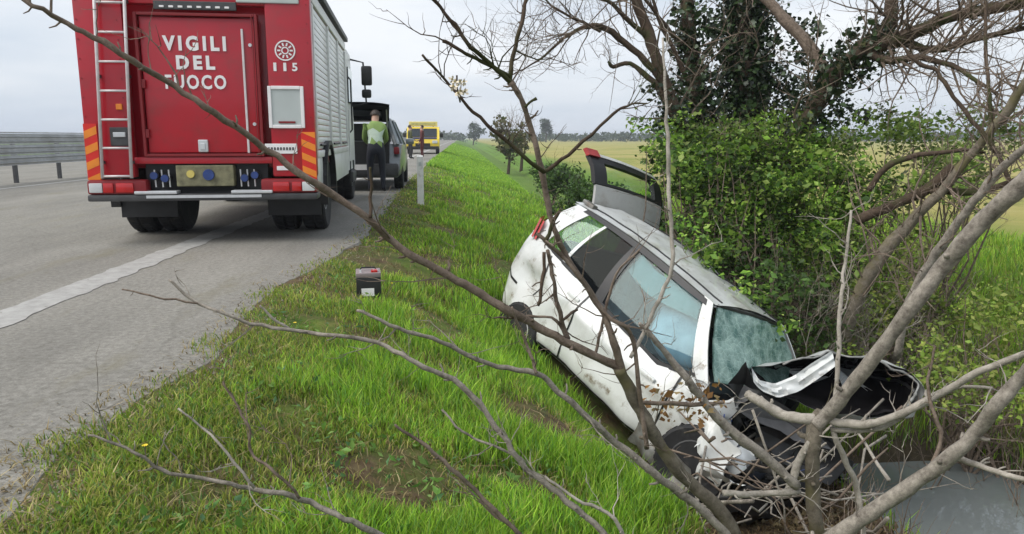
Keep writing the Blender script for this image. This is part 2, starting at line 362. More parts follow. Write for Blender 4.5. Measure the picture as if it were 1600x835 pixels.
def wheel(parent, c, r, w, rim_r, side=1, rot=None, dual=False, n=32, name='wheel', mats=None):
    """an Empty-free wheel: tyre mesh is the part, rim its sub-part; axis along local x"""
    mr, mrim = mats or (M_rubber, M_rim)
    b = MB(); k = w / 2
    ws = [0] if not dual else [-side * (w + .06), 0]
    for o in ws:
        prof = [(rim_r, -k * .8), (r * .93, -k), (r * .985, -k * .85), (r, -k * .55), (r, -k * .1), (r * .985, -k * .06), (r * .985, k * .06), (r, k * .1), (r, k * .55), (r * .985, k * .85), (r * .93, k), (rim_r, k * .8)]
        prof = [(a, h + o) for a, h in prof]; b.lathe(prof, (0, 0, 0), 'x', n)
        for q in range(n):       # tread lugs
            a = 2 * math.pi * (q + .5) / n
            for sgn in (-1, 1):
                b.box((o + sgn * k * .42, math.cos(a) * r, math.sin(a) * r), (k * .55, r * .1, r * .03), Matrix.Rotation(a - math.pi / 2, 3, 'X'))
    t = b.build(name, mr, parent, smooth='auto'); t.location = c
    if rot is not None: t.rotation_euler = rot
    b = MB(); pr = [(rim_r * 1.01, side * k * .78), (rim_r * .9, side * k * .82), (rim_r * .8, side * k * .45), (rim_r * .4, side * k * .35), (rim_r * .36, side * k * .75), (.02, side * k * .78)]
    b.lathe(pr, (0, 0, 0), 'x', 24)
    for q in range(6):
        a = 2 * math.pi * q / 6; b.tube([(side * k * .35, math.cos(a) * rim_r * .55, math.sin(a) * rim_r * .55), (side * k * .52, math.cos(a) * rim_r * .55, math.sin(a) * rim_r * .55)], rim_r * .07, 6)
    b.build('rim', mrim, t, smooth='auto')
    return t

def text_part(txt, width, height, parent, loc, rot, m, thick=.004, bold=.012, name='lettering', spacing=1.25):
    cu = bpy.data.curves.new(name, 'FONT'); cu.body = txt; cu.align_x = 'CENTER'; cu.align_y = 'CENTER'; cu.extrude = thick; cu.offset = bold; cu.space_character = spacing; cu.resolution_u = 3
    ob = bpy.data.objects.new('tmp', cu); COL.objects.link(ob); bpy.context.view_layer.update()
    me = bpy.data.meshes.new_from_object(ob.evaluated_get(bpy.context.evaluated_depsgraph_get())); bpy.data.objects.remove(ob)
    n = len(me.vertices); co = np.empty(n * 3, np.float32); me.vertices.foreach_get('co', co); co = co.reshape(-1, 3)
    mn, mxx = co.min(0), co.max(0); c = (mn + mxx) / 2
    co[:, 0] = (co[:, 0] - c[0]) * width / (mxx[0] - mn[0]); co[:, 1] = (co[:, 1] - c[1]) * height / (mxx[1] - mn[1]); co[:, 2] = (co[:, 2] - c[2]) * thick / max(1e-6, (mxx[2] - mn[2]))
    me.vertices.foreach_set('co', co.ravel()); me.materials.clear(); me.materials.append(m); me.update()
    o = bpy.data.objects.new(name, me); COL.objects.link(o); o.parent = parent; o.location = loc; o.rotation_euler = rot
    return o

# ------------------------------------------------------------------ fire engine
def fire_engine():
    t = empty('fire_engine', (-2.68, 8.1, 0), R(4.2), label='red fire engine with rear ladder and VIGILI DEL FUOCO lettering parked on the shoulder', cat='fire engine')
    # local frame: x right, y forward, z up, rear face at y = 0
    HW, TOP, L = 1.15, 2.68, 4.75
    b = MB()                                   # body: rear frame, roof, inner core
    b.box((0, L / 2 + .10, (TOP + .78) / 2), (2 * HW - .06, L - .18, TOP - .80), bev=.02)
    for x in (-1, 1): b.box((x * (HW - .23), .045, (TOP + .70) / 2), (.46, .13, TOP - .70), bev=.025)   # rear corner posts
    b.box((0, .05, 2.56), (2 * HW - .92, .12, .24), bev=.01); b.box((0, .05, .875), (2 * HW - .92, .12, .07), bev=.01)
    b.build('body', M_red, t, smooth='auto')
    # rear door with frame
    b = MB(); x0, x1, z0, z1 = -.57, .60, .93, 2.34
    b.box(((x0 + x1) / 2, .035, (z0 + z1) / 2), (x1 - x0 - .05, .05, z1 - z0 - .05), bev=.012); door = b.build('rear_door', M_red, t, smooth='auto')
    b = MB()
    for (cx, cz, sx, sz) in ((x0, (z0 + z1) / 2, .03, z1 - z0 + .03), (x1, (z0 + z1) / 2, .03, z1 - z0 + .03), ((x0 + x1) / 2, z1, x1 - x0 - .032, .03), ((x0 + x1) / 2, z0, x1 - x0 - .032, .03)): b.box((cx, .02, cz), (sx, .10, sz), bev=.006)
    b.build('door_frame', M_redin, door)
    b = MB(); b.box((.455, .0, 1.58), (.022, .025, 1.26), bev=.004); b.build('door_strip', M_ladder, door)
    b = MB(); b.box((.0, .0, 1.025), (.10, .035, .13), bev=.012); b.box((.0, -.02, 1.02), (.05, .02, .07), bev=.008); b.build('door_latch', M_alu, door)
    for z in (1.15, 1.65, 2.15): MB().box((-.545, -.005, z), (.05, .03, .09), bev=.008).build('hinge', M_redin, door)
    for z in (1.25, 2.05): MB().lathe([(.018, -.012), (.018, .012)], (.53, -.002, z), 'y', 12).build('lock', M_alu, door)
    rx = (R(90), 0, 0)
    text_part('VIGILI', .62, .15, t, (-.02, -.0, 2.06), rx, M_letter, bold=.045, spacing=1.4)
    text_part('DEL', .38, .14, t, (-.02, -.0, 1.87), rx, M_letter, bold=.045, spacing=1.4)
    text_part('FUOCO', .60, .145, t, (-.03, -.0, 1.675), rx, M_letter, bold=.03, spacing=1.25)
    for dg, dx in (('1', -.10), ('1', 0), ('5', .10)): text_part(dg, .03 if dg == '1' else .055, .085, t, (.87 + dx, -.026, 1.835), rx, M_letter, bold=.03)
    b = MB()                                   # round emblem: a ring of petals round a hub
    for q in range(10):
        a = 2 * math.pi * q / 10; b.box((.88 + .062 * math.cos(a), -.027, 2.0 + .062 * math.sin(a)), (.032, .006, .016), Matrix.Rotation(-a, 3, 'Y'))
    ring = [(.090, -.003), (.104, -.003), (.104, .003), (.090, .003), (.090, -.003)]
    b.lathe(ring, (.88, -.027, 2.0), 'y', 28, cap=False); b.lathe([(.026, -.003), (.038, -.003), (.038, .003), (.026, .003), (.026, -.003)], (.88, -.028, 2.0), 'y', 16, cap=False); b.build('round_emblem', M_letter, t)
    # framed pale panel with its recess
    b = MB(); cx, cz, w, h = .865, 1.425, .33, .40
    for (ax, az, sx, sz) in ((cx - w / 2, cz, .035, h + .03), (cx + w / 2, cz, .035, h + .03), (cx, cz + h / 2, w - .036, .035), (cx, cz - h / 2, w - .036, .035)): b.box((ax, -.025, az), (sx, .035, sz), bev=.006)
    pn = b.build('panel_frame', M_letter, t)
    b = MB(); b.box((cx, -.018, cz), (w - .03, .02, h - .03)); b.build('panel', M_greyplate, pn)
    b = MB(); b.box((cx, -.034, cz - .155), (.17, .012, .02)); b.build('panel_handle', M_redin, pn)
    b = MB(); b.box((.79, -.026, .995), (.33, .012, .105), bev=.004); lb = b.build('label_plate', M_letter, t)
    b = MB()
    for q in range(9): b.box((.665 + q * .031, -.034, .995), (.018, .004, .03))
    b.build('label_print', M_dark, lb)
    b = MB(); b.box((.80, -.024, .79), (.13, .01, .045), bev=.004); b.build('small_plate', M_letter, t)
    # reflective chevron boards: stripes are separate pieces
    for sx, x0c, x1c, z0c, z1c in ((-1, -1.148, -1.02, .68, 1.25), (1, 1.0, 1.147, .67, 1.17)):
        bd = MB().box(((x0c + x1c) / 2, -.026, (z0c + z1c) / 2), (x1c - x0c, .012, z1c - z0c)).build('reflective_board', M_chev_r, t)
        st = (z1c - z0c) / 3.6; ww = x1c - x0c; k = 0; z = z0c - .06
        while z < z1c:
            dz = .55 * ww / .13 * .10
            pts = [(x0c + .003, z), (x1c - .003, z + (dz if sx < 0 else -dz)), (x1c - .003, z + (dz if sx < 0 else -dz) + st * .5), (x0c + .003, z + st * .5)]
            pts = [(a, min(max(c, z0c + .003), z1c - .003)) for a, c in pts]
            if max(c for _, c in pts) - min(c for _, c in pts) > .02:
                MB().add([(a, -.034, c) for a, c in pts] + [(a, -.031, c) for a, c in pts], [(0, 1, 2, 3), (4, 7, 6, 5), (0, 4, 5, 1), (1, 5, 6, 2), (2, 6, 7, 3), (3, 7, 4, 0)]).build('stripe', M_chev_o, bd, fix=False)
            z += st
    # ladder
    MB().tube([(-.985, -.09, .70), (-.90, -.09, 2.66), (-.90, .0, 2.74)], .017, 8).build('ladder_rail', M_ladder, t, smooth=True)
    MB().tube([(-.705, -.09, .70), (-.62, -.09, 2.66), (-.62, .0, 2.74)], .017, 8).build('ladder_rail', M_ladder, t, smooth=True)
    for q in range(8):
        z = .72 + q * .285; o = (z - .7) / 1.96 * .085
        MB().tube([(-.985 + o, -.09, z), (-.705 + o, -.09, z)], .012, 8).build('ladder_rung', M_ladder, t, smooth=True)
    for z in (.86, 1.72, 2.45):
        for x in (-.985, -.705): MB().box((x + (z - .7) / 1.96 * .085, -.05, z), (.02, .09, .03)).build('ladder_bracket', M_dark, t)
    b = MB(); b.box((-.80, -.03, 1.12), (.19, .03, .19), bev=.01); gp = b.build('junction_box', M_dark, t)
    b = MB(); b.box((-.80, -.05, 1.14), (.12, .02, .05), bev=.006); b.build('socket', M_alu, gp)
    b = MB(); b.box((-.785, -.03, 1.42), (.06, .03, .06), bev=.008); b.build('side_lamp', M_amber, t)
    for x in (-1.12, -.74, .66, 1.11):
        for k in range(7): MB().lathe([(.007, -.004), (.006, .004)], (x, -.023, 1.32 + .19 * k), 'y', 8).build('rivet', M_redin, t)
    # top light bar recess, panel, grab rails
    b = MB(); b.box((.02, -.022, 2.425), (.80, .03, .085), bev=.008); tb = b.build('light_recess', M_dark, t)
    for q in range(8): MB().box((-.30 + q * .09, -.04, 2.41), (.045, .015, .02), bev=.004).build('lamp', M_letter, tb)
    b = MB(); b.box((.73, -.022, 2.51), (.62, .03, .09), bev=.01); b.build('top_panel', M_greyplate, t)
    b = MB()
    for x in (.56,): b.tube([(x, -.03, 2.35), (x, -.03, .95)], .006, 6)
    b.build('seam', M_redin, t)
    # lower rear: recess with couplings, tail lamps, bumper
    b = MB(); b.box((0, .20, .70), (1.24, .20, .30)); b.build('recess_back', M_black, t)
    b = MB(); b.box((-.0, .05, .715), (.58, .14, .22), bev=.012); cb = b.build('control_box', M_olive, t)
    b = MB(); b.lathe([(.055, -.02), (.06, .0), (.03, .012)], (.04, -.03, .725), 'y', 18); b.build('blue_valve', M_blue, cb)
    b = MB(); b.lathe([(.04, -.01), (.04, .01)], (-.14, -.03, .735), 'y', 14); b.build('gauge', mat('yellow_gauge', (.55, .45, .12), .4), cb)
    for sx in (-1, 1):
        for q in range(2):
            x = sx * (.40 + .105 * q)
            cpl = MB().lathe([(.045, -.10), (.048, -.04), (.036, -.03), (.036, .12)], (x, .08, .69 + .03 * q), 'y', 16).build('hose_coupling', M_black, t, smooth='auto')
            MB().lathe([(.038, -.012), (.038, .012)], (x, -.03, .69 + .03 * q), 'y', 16).build('ring', M_blue, cpl)
        b = MB()
        for q in range(3): b.tube([(sx * (.36 + q * .07), .0, .60), (sx * (.36 + q * .07), -.02, .78)], .008, 6)
        b.build('pipe', M_alu, t)
        cl = MB().box((sx * .86, .0, .605), (.58, .16, .15), bev=.03).build('lamp_housing', M_redin, t, smooth='auto')
        for x, w, mm in ((.78, .17, M_tail), (.94, .10, M_tail), (1.06, .13, M_clear)): MB().box((sx * x, -.085, .60), (w, .03, .10), bev=.014).build('lamp_lens', mm, cl, smooth='auto')
    b = MB(); b.box((0, .06, .495), (2 * HW, .30, .07), bev=.02); bp = b.build('bumper', M_dark, t, smooth='auto')
    for sx in (-1, 1): MB().box((sx * .48, -.03, .548), (.42, .15, .034), bev=.01).build('step_plate', M_alu, bp)
    b = MB(); b.box((0, -.094, .505), (1.15, .012, .03)); b.build('bumper_trim', M_alu, bp)
    # right and left flanks: roller shutters framed in pale metal, skirt, wheel arches
    for sx in (-1, 1):
        fr = MB().box((sx * (HW - .02), 2.44, 2.58), (.05, 4.55, .12), bev=.012).box((sx * (HW - .02), 2.44, .93), (.05, 4.55, .08), bev=.012)
        for y in (.2, 1.85, 3.3, 4.68): fr.box((sx * (HW - .02), y, 1.745), (.05, .07, 1.53), bev=.012)
        fr.build('flank_frame', M_white, t, smooth='auto')
        for (ya, yb) in ((.24, 1.81), (1.89, 3.26), (3.34, 4.64)):
            sh = MB(); zc = .985
            nsl = 22; dz = (2.51 - .98) / nsl
            for q in range(nsl): sh.box((sx * (HW - .035), (ya + yb) / 2, zc + (q + .5) * dz - .005), (.03, yb - ya, dz * .88), bev=.006)
            sh = sh.build('roller_shutter', M_shut, t, smooth='auto')
            MB().tube([(sx * (HW + .0), ya + .25, 1.03), (sx * (HW + .0), yb - .25, 1.03)], .014, 6).build('shutter_handle', M_black, sh)
        sk = MB().box((sx * (HW - .04), .42, .74), (.06, .52, .30), bev=.015).box((sx * (HW - .04), 3.35, .70), (.06, 2.7, .38), bev=.015)
        sk.build('skirt', M_white, t, smooth='auto')
        ar = MB()
        for q in range(13):
            a = R(-8 + q * 196 / 12); ar.box((sx * (HW - .01), 1.22 + .58 * math.cos(a), .50 + .55 * math.sin(a)), (.10, .16, .05), Matrix.Rotation(a - math.pi / 2, 3, 'X'))
        ar.build('wheel_arch', M_black, t)
        MB().box((sx * .80, .68, .38), (.60, .02, .32)).build('mudflap', M_black, t)
    MB().box((0, 2.4, 2.72), (2 * HW - .1, 4.5, .04), bev=.01).build('roof_deck', M_alu, t)
    for sx in (-1, 1): MB().box((sx * (HW + .015), 2.45, 2.70), (.07, 4.6, .075), bev=.015).build('roof_rail', M_black, t, smooth='auto')
    MB().box((0, 3.2, .60), (.85, 6.2, .26)).build('chassis', M_black, t)
    for x in (-.45, .45): MB().box((x, 2.0, .42), (.1, .3, .14)).build('axle_bracket', M_black, t)
    MB().tube([(-.9, 1.22, .5), (.9, 1.22, .5)], .09, 10).build('axle', M_black, t)
    # cab
    cy0, cy1 = 4.95, 6.75
    c = MB(); prof = [(cy0, .55), (cy0, 2.52), (cy0 + .35, 2.62), (cy1 - .45, 2.60), (cy1 - .08, 1.55), (cy1, 1.45), (cy1, .55)]
    vs = [(-HW + .03, y, z) for y, z in prof] + [(HW - .03, y, z) for y, z in prof]; n = len(prof)
    c.add(vs, [tuple(range(n)), tuple(range(2 * n - 1, n - 1, -1))] + [(i, (i + 1) % n, n + (i + 1) % n, n + i) for i in range(n)])
    cab = c.build('cab', M_white, t)
    mg = glass_mat('cab_glass', (.10, .12, .13), .08)
    for sx in (-1, 1):
        MB().box((sx * (HW - .018), 5.85, 2.02), (.02, .95, .62), bev=.008).build('cab_window', mg, cab)
        MB().box((sx * (HW - .018), 5.8, 1.15), (.02, 1.0, .9), bev=.008).build('cab_door', M_white, cab)
        MB().tube([(sx * (HW - .01), 5.35, 1.2), (sx * (HW + .03), 5.35, 1.25), (sx * (HW + .03), 5.35, 2.1), (sx * (HW - .01), 5.35, 2.15)], .015, 6).build('grab_handle', M_black, cab)
        mi = MB().tube([(sx * (HW - .05), 6.35, 2.55), (sx * (HW + .20), 6.42, 2.50), (sx * (HW + .24), 6.42, 1.75), (sx * (HW - .05), 6.45, 1.70)], .018, 6).build('mirror_arm', M_black, t)
        MB().box((sx * (HW + .26), 6.42, 2.26), (.20, .10, .36), bev=.04).build('mirror', M_black, mi, smooth='auto')
        MB().box((sx * (HW + .25), 6.42, 1.93), (.18, .10, .16), bev=.04).build('mirror', M_black, mi, smooth='auto')
        MB().box((sx * (HW - .03), 5.85, .42), (.10, .85, .2), bev=.03).build('cab_step', M_dark, cab)
    MB().box((0, cy1 - .25, 2.13), (2 * HW - .3, .02, .8), Euler((R(-19), 0, 0))).build('windscreen', mg, cab)
    for x in (-.6, .6): MB().box((x, 5.6, 2.70), (.5, .22, .14), bev=.04).build('beacon', M_blue, cab, smooth='auto')
    # wheels
    for sx in (-1, 1):
        wheel(t, (sx * .985, 1.22, .49), .49, .28, .27, sx, dual=True)
        wheel(t, (sx * 1.0, 5.75, .49), .49, .28, .27, sx)
    return t
fire_engine()

# ------------------------------------------------------------------ guardrail of the central reservation
def guardrail(x, y0, y1, label, flip=1, posts=40):
    t = empty('guardrail', (x, y0, 0), label=label, cat='guardrail')
    def beam(zc, amp=.05, hh=.125):
        pr = [(-.0, -hh), (.0, -hh + .03), (amp, -hh + .07), (amp, -.06), (0, -.025), (0, .025), (amp, .06), (amp, hh - .07), (0, hh - .03), (0, hh)]
        prb = [(a - .006, z) for a, z in pr][::-1]
        loop = pr + prb; n = len(loop); L = y1 - y0
        vs = [(flip * a, 0, zc + z) for a, z in loop] + [(flip * a, L, zc + z) for a, z in loop]
        MB().add(vs, [(i, (i + 1) % n, n + (i + 1) % n, n + i) for i in range(n)] + [tuple(range(n))[::-1], tuple(range(n, 2 * n))]).build('beam', M_galv, t)
    beam(1.08); beam(.82); beam(.56)
    MB().box((-.03 * flip, (y1 - y0) / 2, 1.235), (.12, y1 - y0, .03), bev=.01).build('top_rail', M_galv, t)
    p0 = None
    for k in range(posts):
        y = 1.2 + k * 2.05
        if y > y1 - y0: break
        if p0 is None:
            p0 = MB().box((0, 0, .57), (.07, .12, 1.26), bev=.008).box((.035 * flip, 0, 1.10), (.06, .09, .2)).box((.035 * flip, 0, .74), (.06, .09, .2)).build('post', M_dark, t); p0.location = (-.085 * flip, y, 0)
        else:
            p = p0.copy(); COL.objects.link(p); p.parent = t; p.location = (-.085 * flip, y, 0)
guardrail(-10.95, 8, 420, 'galvanised steel guardrail running along the far side of the carriageway', posts=60)

# ------------------------------------------------------------------ grey car with its tailgate raised
def hatchback_loft(b, st, m=0, close=True):
    """st: list of (y, half width bottom, half width belt, half width roof, z bottom, z belt, z roof)"""
    rings = []
    for (y, wb, wm, wr, z0, z1, z2) in st:
        pts = [(wb * .9, z0), (wb, z0 + .08), (wm * 1.01, (z0 + z1) / 2), (wm, z1), (wr, z2 - .04), (wr * .8, z2), (0, z2 + .015)]
        ring = pts + [(-a, z) for a, z in reversed(pts[:-1])]
        rings.append([(a, y, z) for a, z in ring])
    n = len(rings[0]); vs = [v for r in rings for v in r]; fs = []
    for i in range(len(rings) - 1):
        for k in range(n): fs.append((i * n + k, i * n + (k + 1) % n, (i + 1) * n + (k + 1) % n, (i + 1) * n + k))
    if close: fs.append(tuple(range(n))); fs.append(tuple(reversed(range((len(rings) - 1) * n, len(rings) * n))))
    b.add(vs, fs, m)

def open_tailgate_car():
    M_body = mat('silver_grey_car_paint', (.20, .22, .23), rough=.3, var=.06, metal=.3, coat=.4)
    mg = glass_mat('dark_car_glass', (.08, .09, .09), .06)
    t = empty('parked_car', (-2.12, 16.0, 0), R(2), label='grey estate car with black open boot and raised tailgate ahead of the fire engine', cat='car')
    b = MB(); hatchback_loft(b, [(.02, .80, .84, .62, .30, .55, .60), (.25, .84, .88, .66, .26, .96, 1.02), (.9, .86, .89, .66, .24, .97, 1.05), (1.3, .86, .89, .66, .24, .96, 1.02), (3.0, .86, .88, .65, .24, .94, .98), (3.9, .82, .84, .6, .26, .84, .88), (4.3, .72, .74, .5, .32, .6, .66)])
    b.build('body', M_body, t, smooth='auto')
    b = MB()                                    # roof and pillars
    b.box((0, 1.35, 1.50), (1.26, 1.9, .06), bev=.025)
    for sx in (-1, 1):
        b.tube([(sx * .78, .12, .95), (sx * .60, .42, 1.49)], .06, 6); b.tube([(sx * .84, 1.5, .95), (sx * .63, 1.5, 1.49)], .04, 6); b.tube([(sx * .82, 3.05, .95), (sx * .62, 2.28, 1.49)], .045, 6)
    b.build('roof', M_body, t, smooth='auto')
    for sx in (-1, 1):
        for (ya, yb, ta, tb) in ((.30, 1.45, .55, 1.45), (1.55, 2.9, 1.55, 2.2)):
            vs = [(sx * .83, ya, .97), (sx * .83, yb, .96), (sx * .635, tb, 1.46), (sx * .635, ta, 1.46)]
            MB().add(vs + [(v[0] - sx * .01, v[1], v[2]) for v in vs], [(0, 1, 2, 3), (7, 6, 5, 4), (0, 4, 5, 1), (1, 5, 6, 2), (2, 6, 7, 3), (3, 7, 4, 0)]).build('side_window', mg, t)
        tl = MB().box((sx * .78, .05, .84), (.12, .12, .16), bev=.04).build('tail_light', M_redin, t, smooth='auto')
        for y in (.85, 3.35): wheel(t, (sx * .78, y, .32), .32, .2, .2, sx)
        MB().box((sx * .98, 2.75, 1.02), (.2, .1, .14), bev=.04).build('wing_mirror', M_body, t, smooth='auto')
    MB().box((0, .16, .78), (1.25, .35, .50)).build('boot_interior', M_black, t)
    MB().box((0, .9, 1.20), (1.2, .7, .42)).build('rear_seat_back', M_black, t)
    MB().box((0, -.04, .44), (1.66, .22, .26), bev=.06).build('bumper', M_dark, t, smooth='auto')
    MB().box((0, -.155, .50), (.5, .01, .11)).build('number_plate', M_letter, t)
    g = MB()                                    # raised tailgate: curved slab with glass
    def tg(u, v, o=0):
        a = .95 * v; return ((u - .5) * (1.24 + .12 * v), .42 - .95 * math.sin(a) * .95, 1.53 + .30 * math.sin(a * 1.9) * .75 + .08 * v + o - (abs(u - .5) * 2) ** 3 * .05)
    g.grid(lambda u, v: tg(u, v), 8, 8); g.grid(lambda u, v: tg(u, v, -.06), 8, 8)
    g = g.build('tailgate', M_black, t, smooth=True)
    MB().grid(lambda u, v: tg(.12 + .76 * u, .08 + .5 * v, -.075), 6, 6).build('tailgate_glass', glass_mat('tailgate_glass', (.2, .24, .24), .35), g, smooth=True)
    for sx in (-1, 1): MB().tube([(sx * .58, .32, 1.25), (sx * .60, -.12, 1.68)], .014, 6).build('gas_strut', M_alu, g)
open_tailgate_car()

# ------------------------------------------------------------------ yellow van far along the road
def yellow_van():
    M_y = mat('yellow_van_paint', (.70, .52, .04), rough=.35, var=.05, coat=.3)
    M_b = mat('dark_blue_paint', (.03, .035, .12), rough=.35, var=.05)
    t = empty('yellow_van', (-2.55, 52, 0), R(1), label='yellow road service van with yellow roof sign facing along the road far ahead', cat='van')
    W2 = 1.12
    prof = [(0, .38), (-.02, .75), (.08, 1.02), (.75, 1.12), (1.35, 1.75), (1.7, 1.86), (4.6, 1.86), (4.7, .40)]
    n = len(prof); b = MB(); b.add([(-W2, y, z) for y, z in prof] + [(W2, y, z) for y, z in prof], [tuple(range(n)), tuple(range(2 * n - 1, n - 1, -1))] + [(i, (i + 1) % n, n + (i + 1) % n, n + i) for i in range(n)])
    b.build('body', M_y, t)
    MB().box((0, 1.02, 1.45), (1.9, .02, .78), Euler((R(-43), 0, 0))).build('windscreen', glass_mat('van_glass', (.08, .08, .16), .10), t)
    MB().box((0, .30, 1.085), (1.9, .5, .03), Euler((R(8), 0, 0))).build('bonnet', M_b, t)
    MB().box((0, -.03, .62), (1.0, .04, .22), bev=.01).build('grille', M_black, t)
    MB().box((0, -.06, .42), (2.2, .16, .22), bev=.04).build('bumper', M_black, t)
    for sx in (-1, 1):
        MB().box((sx * .82, -.02, .82), (.36, .08, .20), bev=.03).build('headlight', M_clear, t)
        MB().box((sx * 1.28, 1.2, 1.28), (.22, .1, .3), bev=.04).build('mirror', M_black, t)
        for y in (.85, 3.9): wheel(t, (sx * .98, y, .36), .36, .22, .22, sx, n=20)
        MB().box((sx * 1.115, 1.75, 1.4), (.02, .9, .5)).build('side_window', M_b, t)
    sg = MB().box((0, 1.8, 2.06), (2.0, .25, .34), bev=.03).build('roof_sign', mat('pale_yellow_sign', (.72, .62, .22), .5, .05), t)
    MB().box((-.0, 1.66, 2.06), (1.7, .02, .16)).build('roof_sign_panel', mat('olive_sign_panel', (.45, .42, .16), .5, .2, scale=6), sg)
    for sx in (-1, 1): MB().box((sx * .7, 1.8, 1.88), (.08, .1, .08)).build('sign_foot', M_black, sg)
yellow_van()

# ------------------------------------------------------------------ roadside marker post
t = empty('marker_post', (-.74, 13.9, tz(-.74, 13.9) - .03), R(3), label='white plastic delineator post standing on the grass verge', cat='post')
pr = [(-.06, 0), (.06, 0), (.05, .035), (.0, .05), (-.05, .035)]
def post_seg(z0, z1, sc=1, top=0):
    b = MB(); n = 5
    b.add([(x * sc, y * sc, z0) for x, y in pr] + [(x * sc, y * sc, z1 + (top if y > .02 else 0)) for x, y in pr], [tuple(range(n))[::-1], tuple(range(n, 2 * n))] + [(i, (i + 1) % n, n + (i + 1) % n, n + i) for i in range(n)]); return b
M_post = mat('white_post_plastic', (.72, .72, .70), .5, .06, dirt=(.4, .38, .32), dscale=6)
post_seg(0, .72).build('shaft', M_post, t)
bd = post_seg(.72, .86, 1.015).build('band', M_post, t); MB().box((0, -.006, .79), (.05, .008, .07)).build('reflector', M_greyplate, bd)
post_seg(.86, .92, 1, .03).build('cap', M_post, t)

# ------------------------------------------------------------------ car battery dropped on the verge
def battery():
    x, y = -.72, 5.72
    t = empty('car_battery', (x, y, tz(x, y)), R(8), label='black car battery with pale top and white label lying on the grass', cat='battery')
    MB().box((0, 0, .09), (.185, .22, .16), bev=.008).build('case', M_black, t, smooth='auto')
    lid = MB().box((0, 0, .188), (.188, .223, .036), bev=.008).build('lid', mat('pale_pink_plastic', (.22, .18, .18), .5, .1), t, smooth='auto')
    for sx in (-1, 1): MB().lathe([(.011, 0), (.009, .02)], (sx * .055, -.07, .206), 'z', 12).build('terminal', M_tail if sx > 0 else M_alu, lid)
    MB().box((.045, -.06, .212), (.05, .06, .022), bev=.006).build('terminal_cover', M_tail, lid)
    MB().tube([(-.06, .02, .207), (-.05, .02, .227), (.05, .02, .227), (.06, .02, .207)], .006, 6).build('carry_handle', M_black, lid)
    MB().box((-.008, -.1115, .058), (.095, .003, .06)).build('paper_label', M_letter, t)
battery()
# ------------------------------------------------------------------ wrecked white hatchback, nose down in the ditch
M_cw = mat('dirty_white_car_paint', (.60, .615, .605), rough=.28, var=.07, scale=3.5, coat=.4, dirt=(.34, .335, .29), dscale=2.6, dpos=(.48, .80))
M_trim = mat('black_car_trim', (.010, .010, .011), rough=.45, var=.3)
M_under = mat('car_underside', (.02, .019, .018), rough=.8, var=.5, scale=9)
M_hoodin = mat('dark_hood_lining', (.010, .009, .010), rough=.95, var=.4, scale=9, spec=.1)
M_cabin = mat('car_cabin_cloth', (.05, .055, .062), rough=.9, var=.3, scale=14)
M_rust = mat('bent_grey_metal', (.20, .20, .19), rough=.5, var=.4, scale=10, metal=.4, dirt=(.10, .075, .05), dscale=6, dpos=(.45, .7))
def add_mud(m, thr=(.60, .70), sc=7, col=(.16, .12, .075)):
    n, l = m.node_tree.nodes, m.node_tree.links; p = n['Principled BSDF']; src = p.inputs['Base Color'].links[0].from_socket
    tcn = n.new('ShaderNodeTexCoord'); q = n.new('ShaderNodeTexNoise'); q.inputs['Scale'].default_value = sc; q.inputs['Detail'].default_value = 10; q.inputs['Roughness'].default_value = .72; l.new(tcn.outputs['Object'], q.inputs['Vector'])
    r = n.new('ShaderNodeValToRGB'); l.new(q.outputs['Fac'], r.inputs[0]); r.color_ramp.elements[0].position = thr[0]; r.color_ramp.elements[1].position = thr[1]
    mm = n.new('ShaderNodeMix'); mm.data_type = 'RGBA'; l.new(r.outputs[0], mm.inputs[0]); l.new(src, mm.inputs['A']); mm.inputs['B'].default_value = tuple(col) + (1,); l.new(mm.outputs['Result'], p.inputs['Base Color'])
add_mud(M_cw, (.57, .68), 5)
G_teal = glass_mat('teal_car_glass', (.72, .88, .84), .05)
G_blue = glass_mat('blue_reflecting_glass', (.78, .92, .94), .035)
G_dark = glass_mat('dark_rear_glass', (.24, .29, .29), .01)
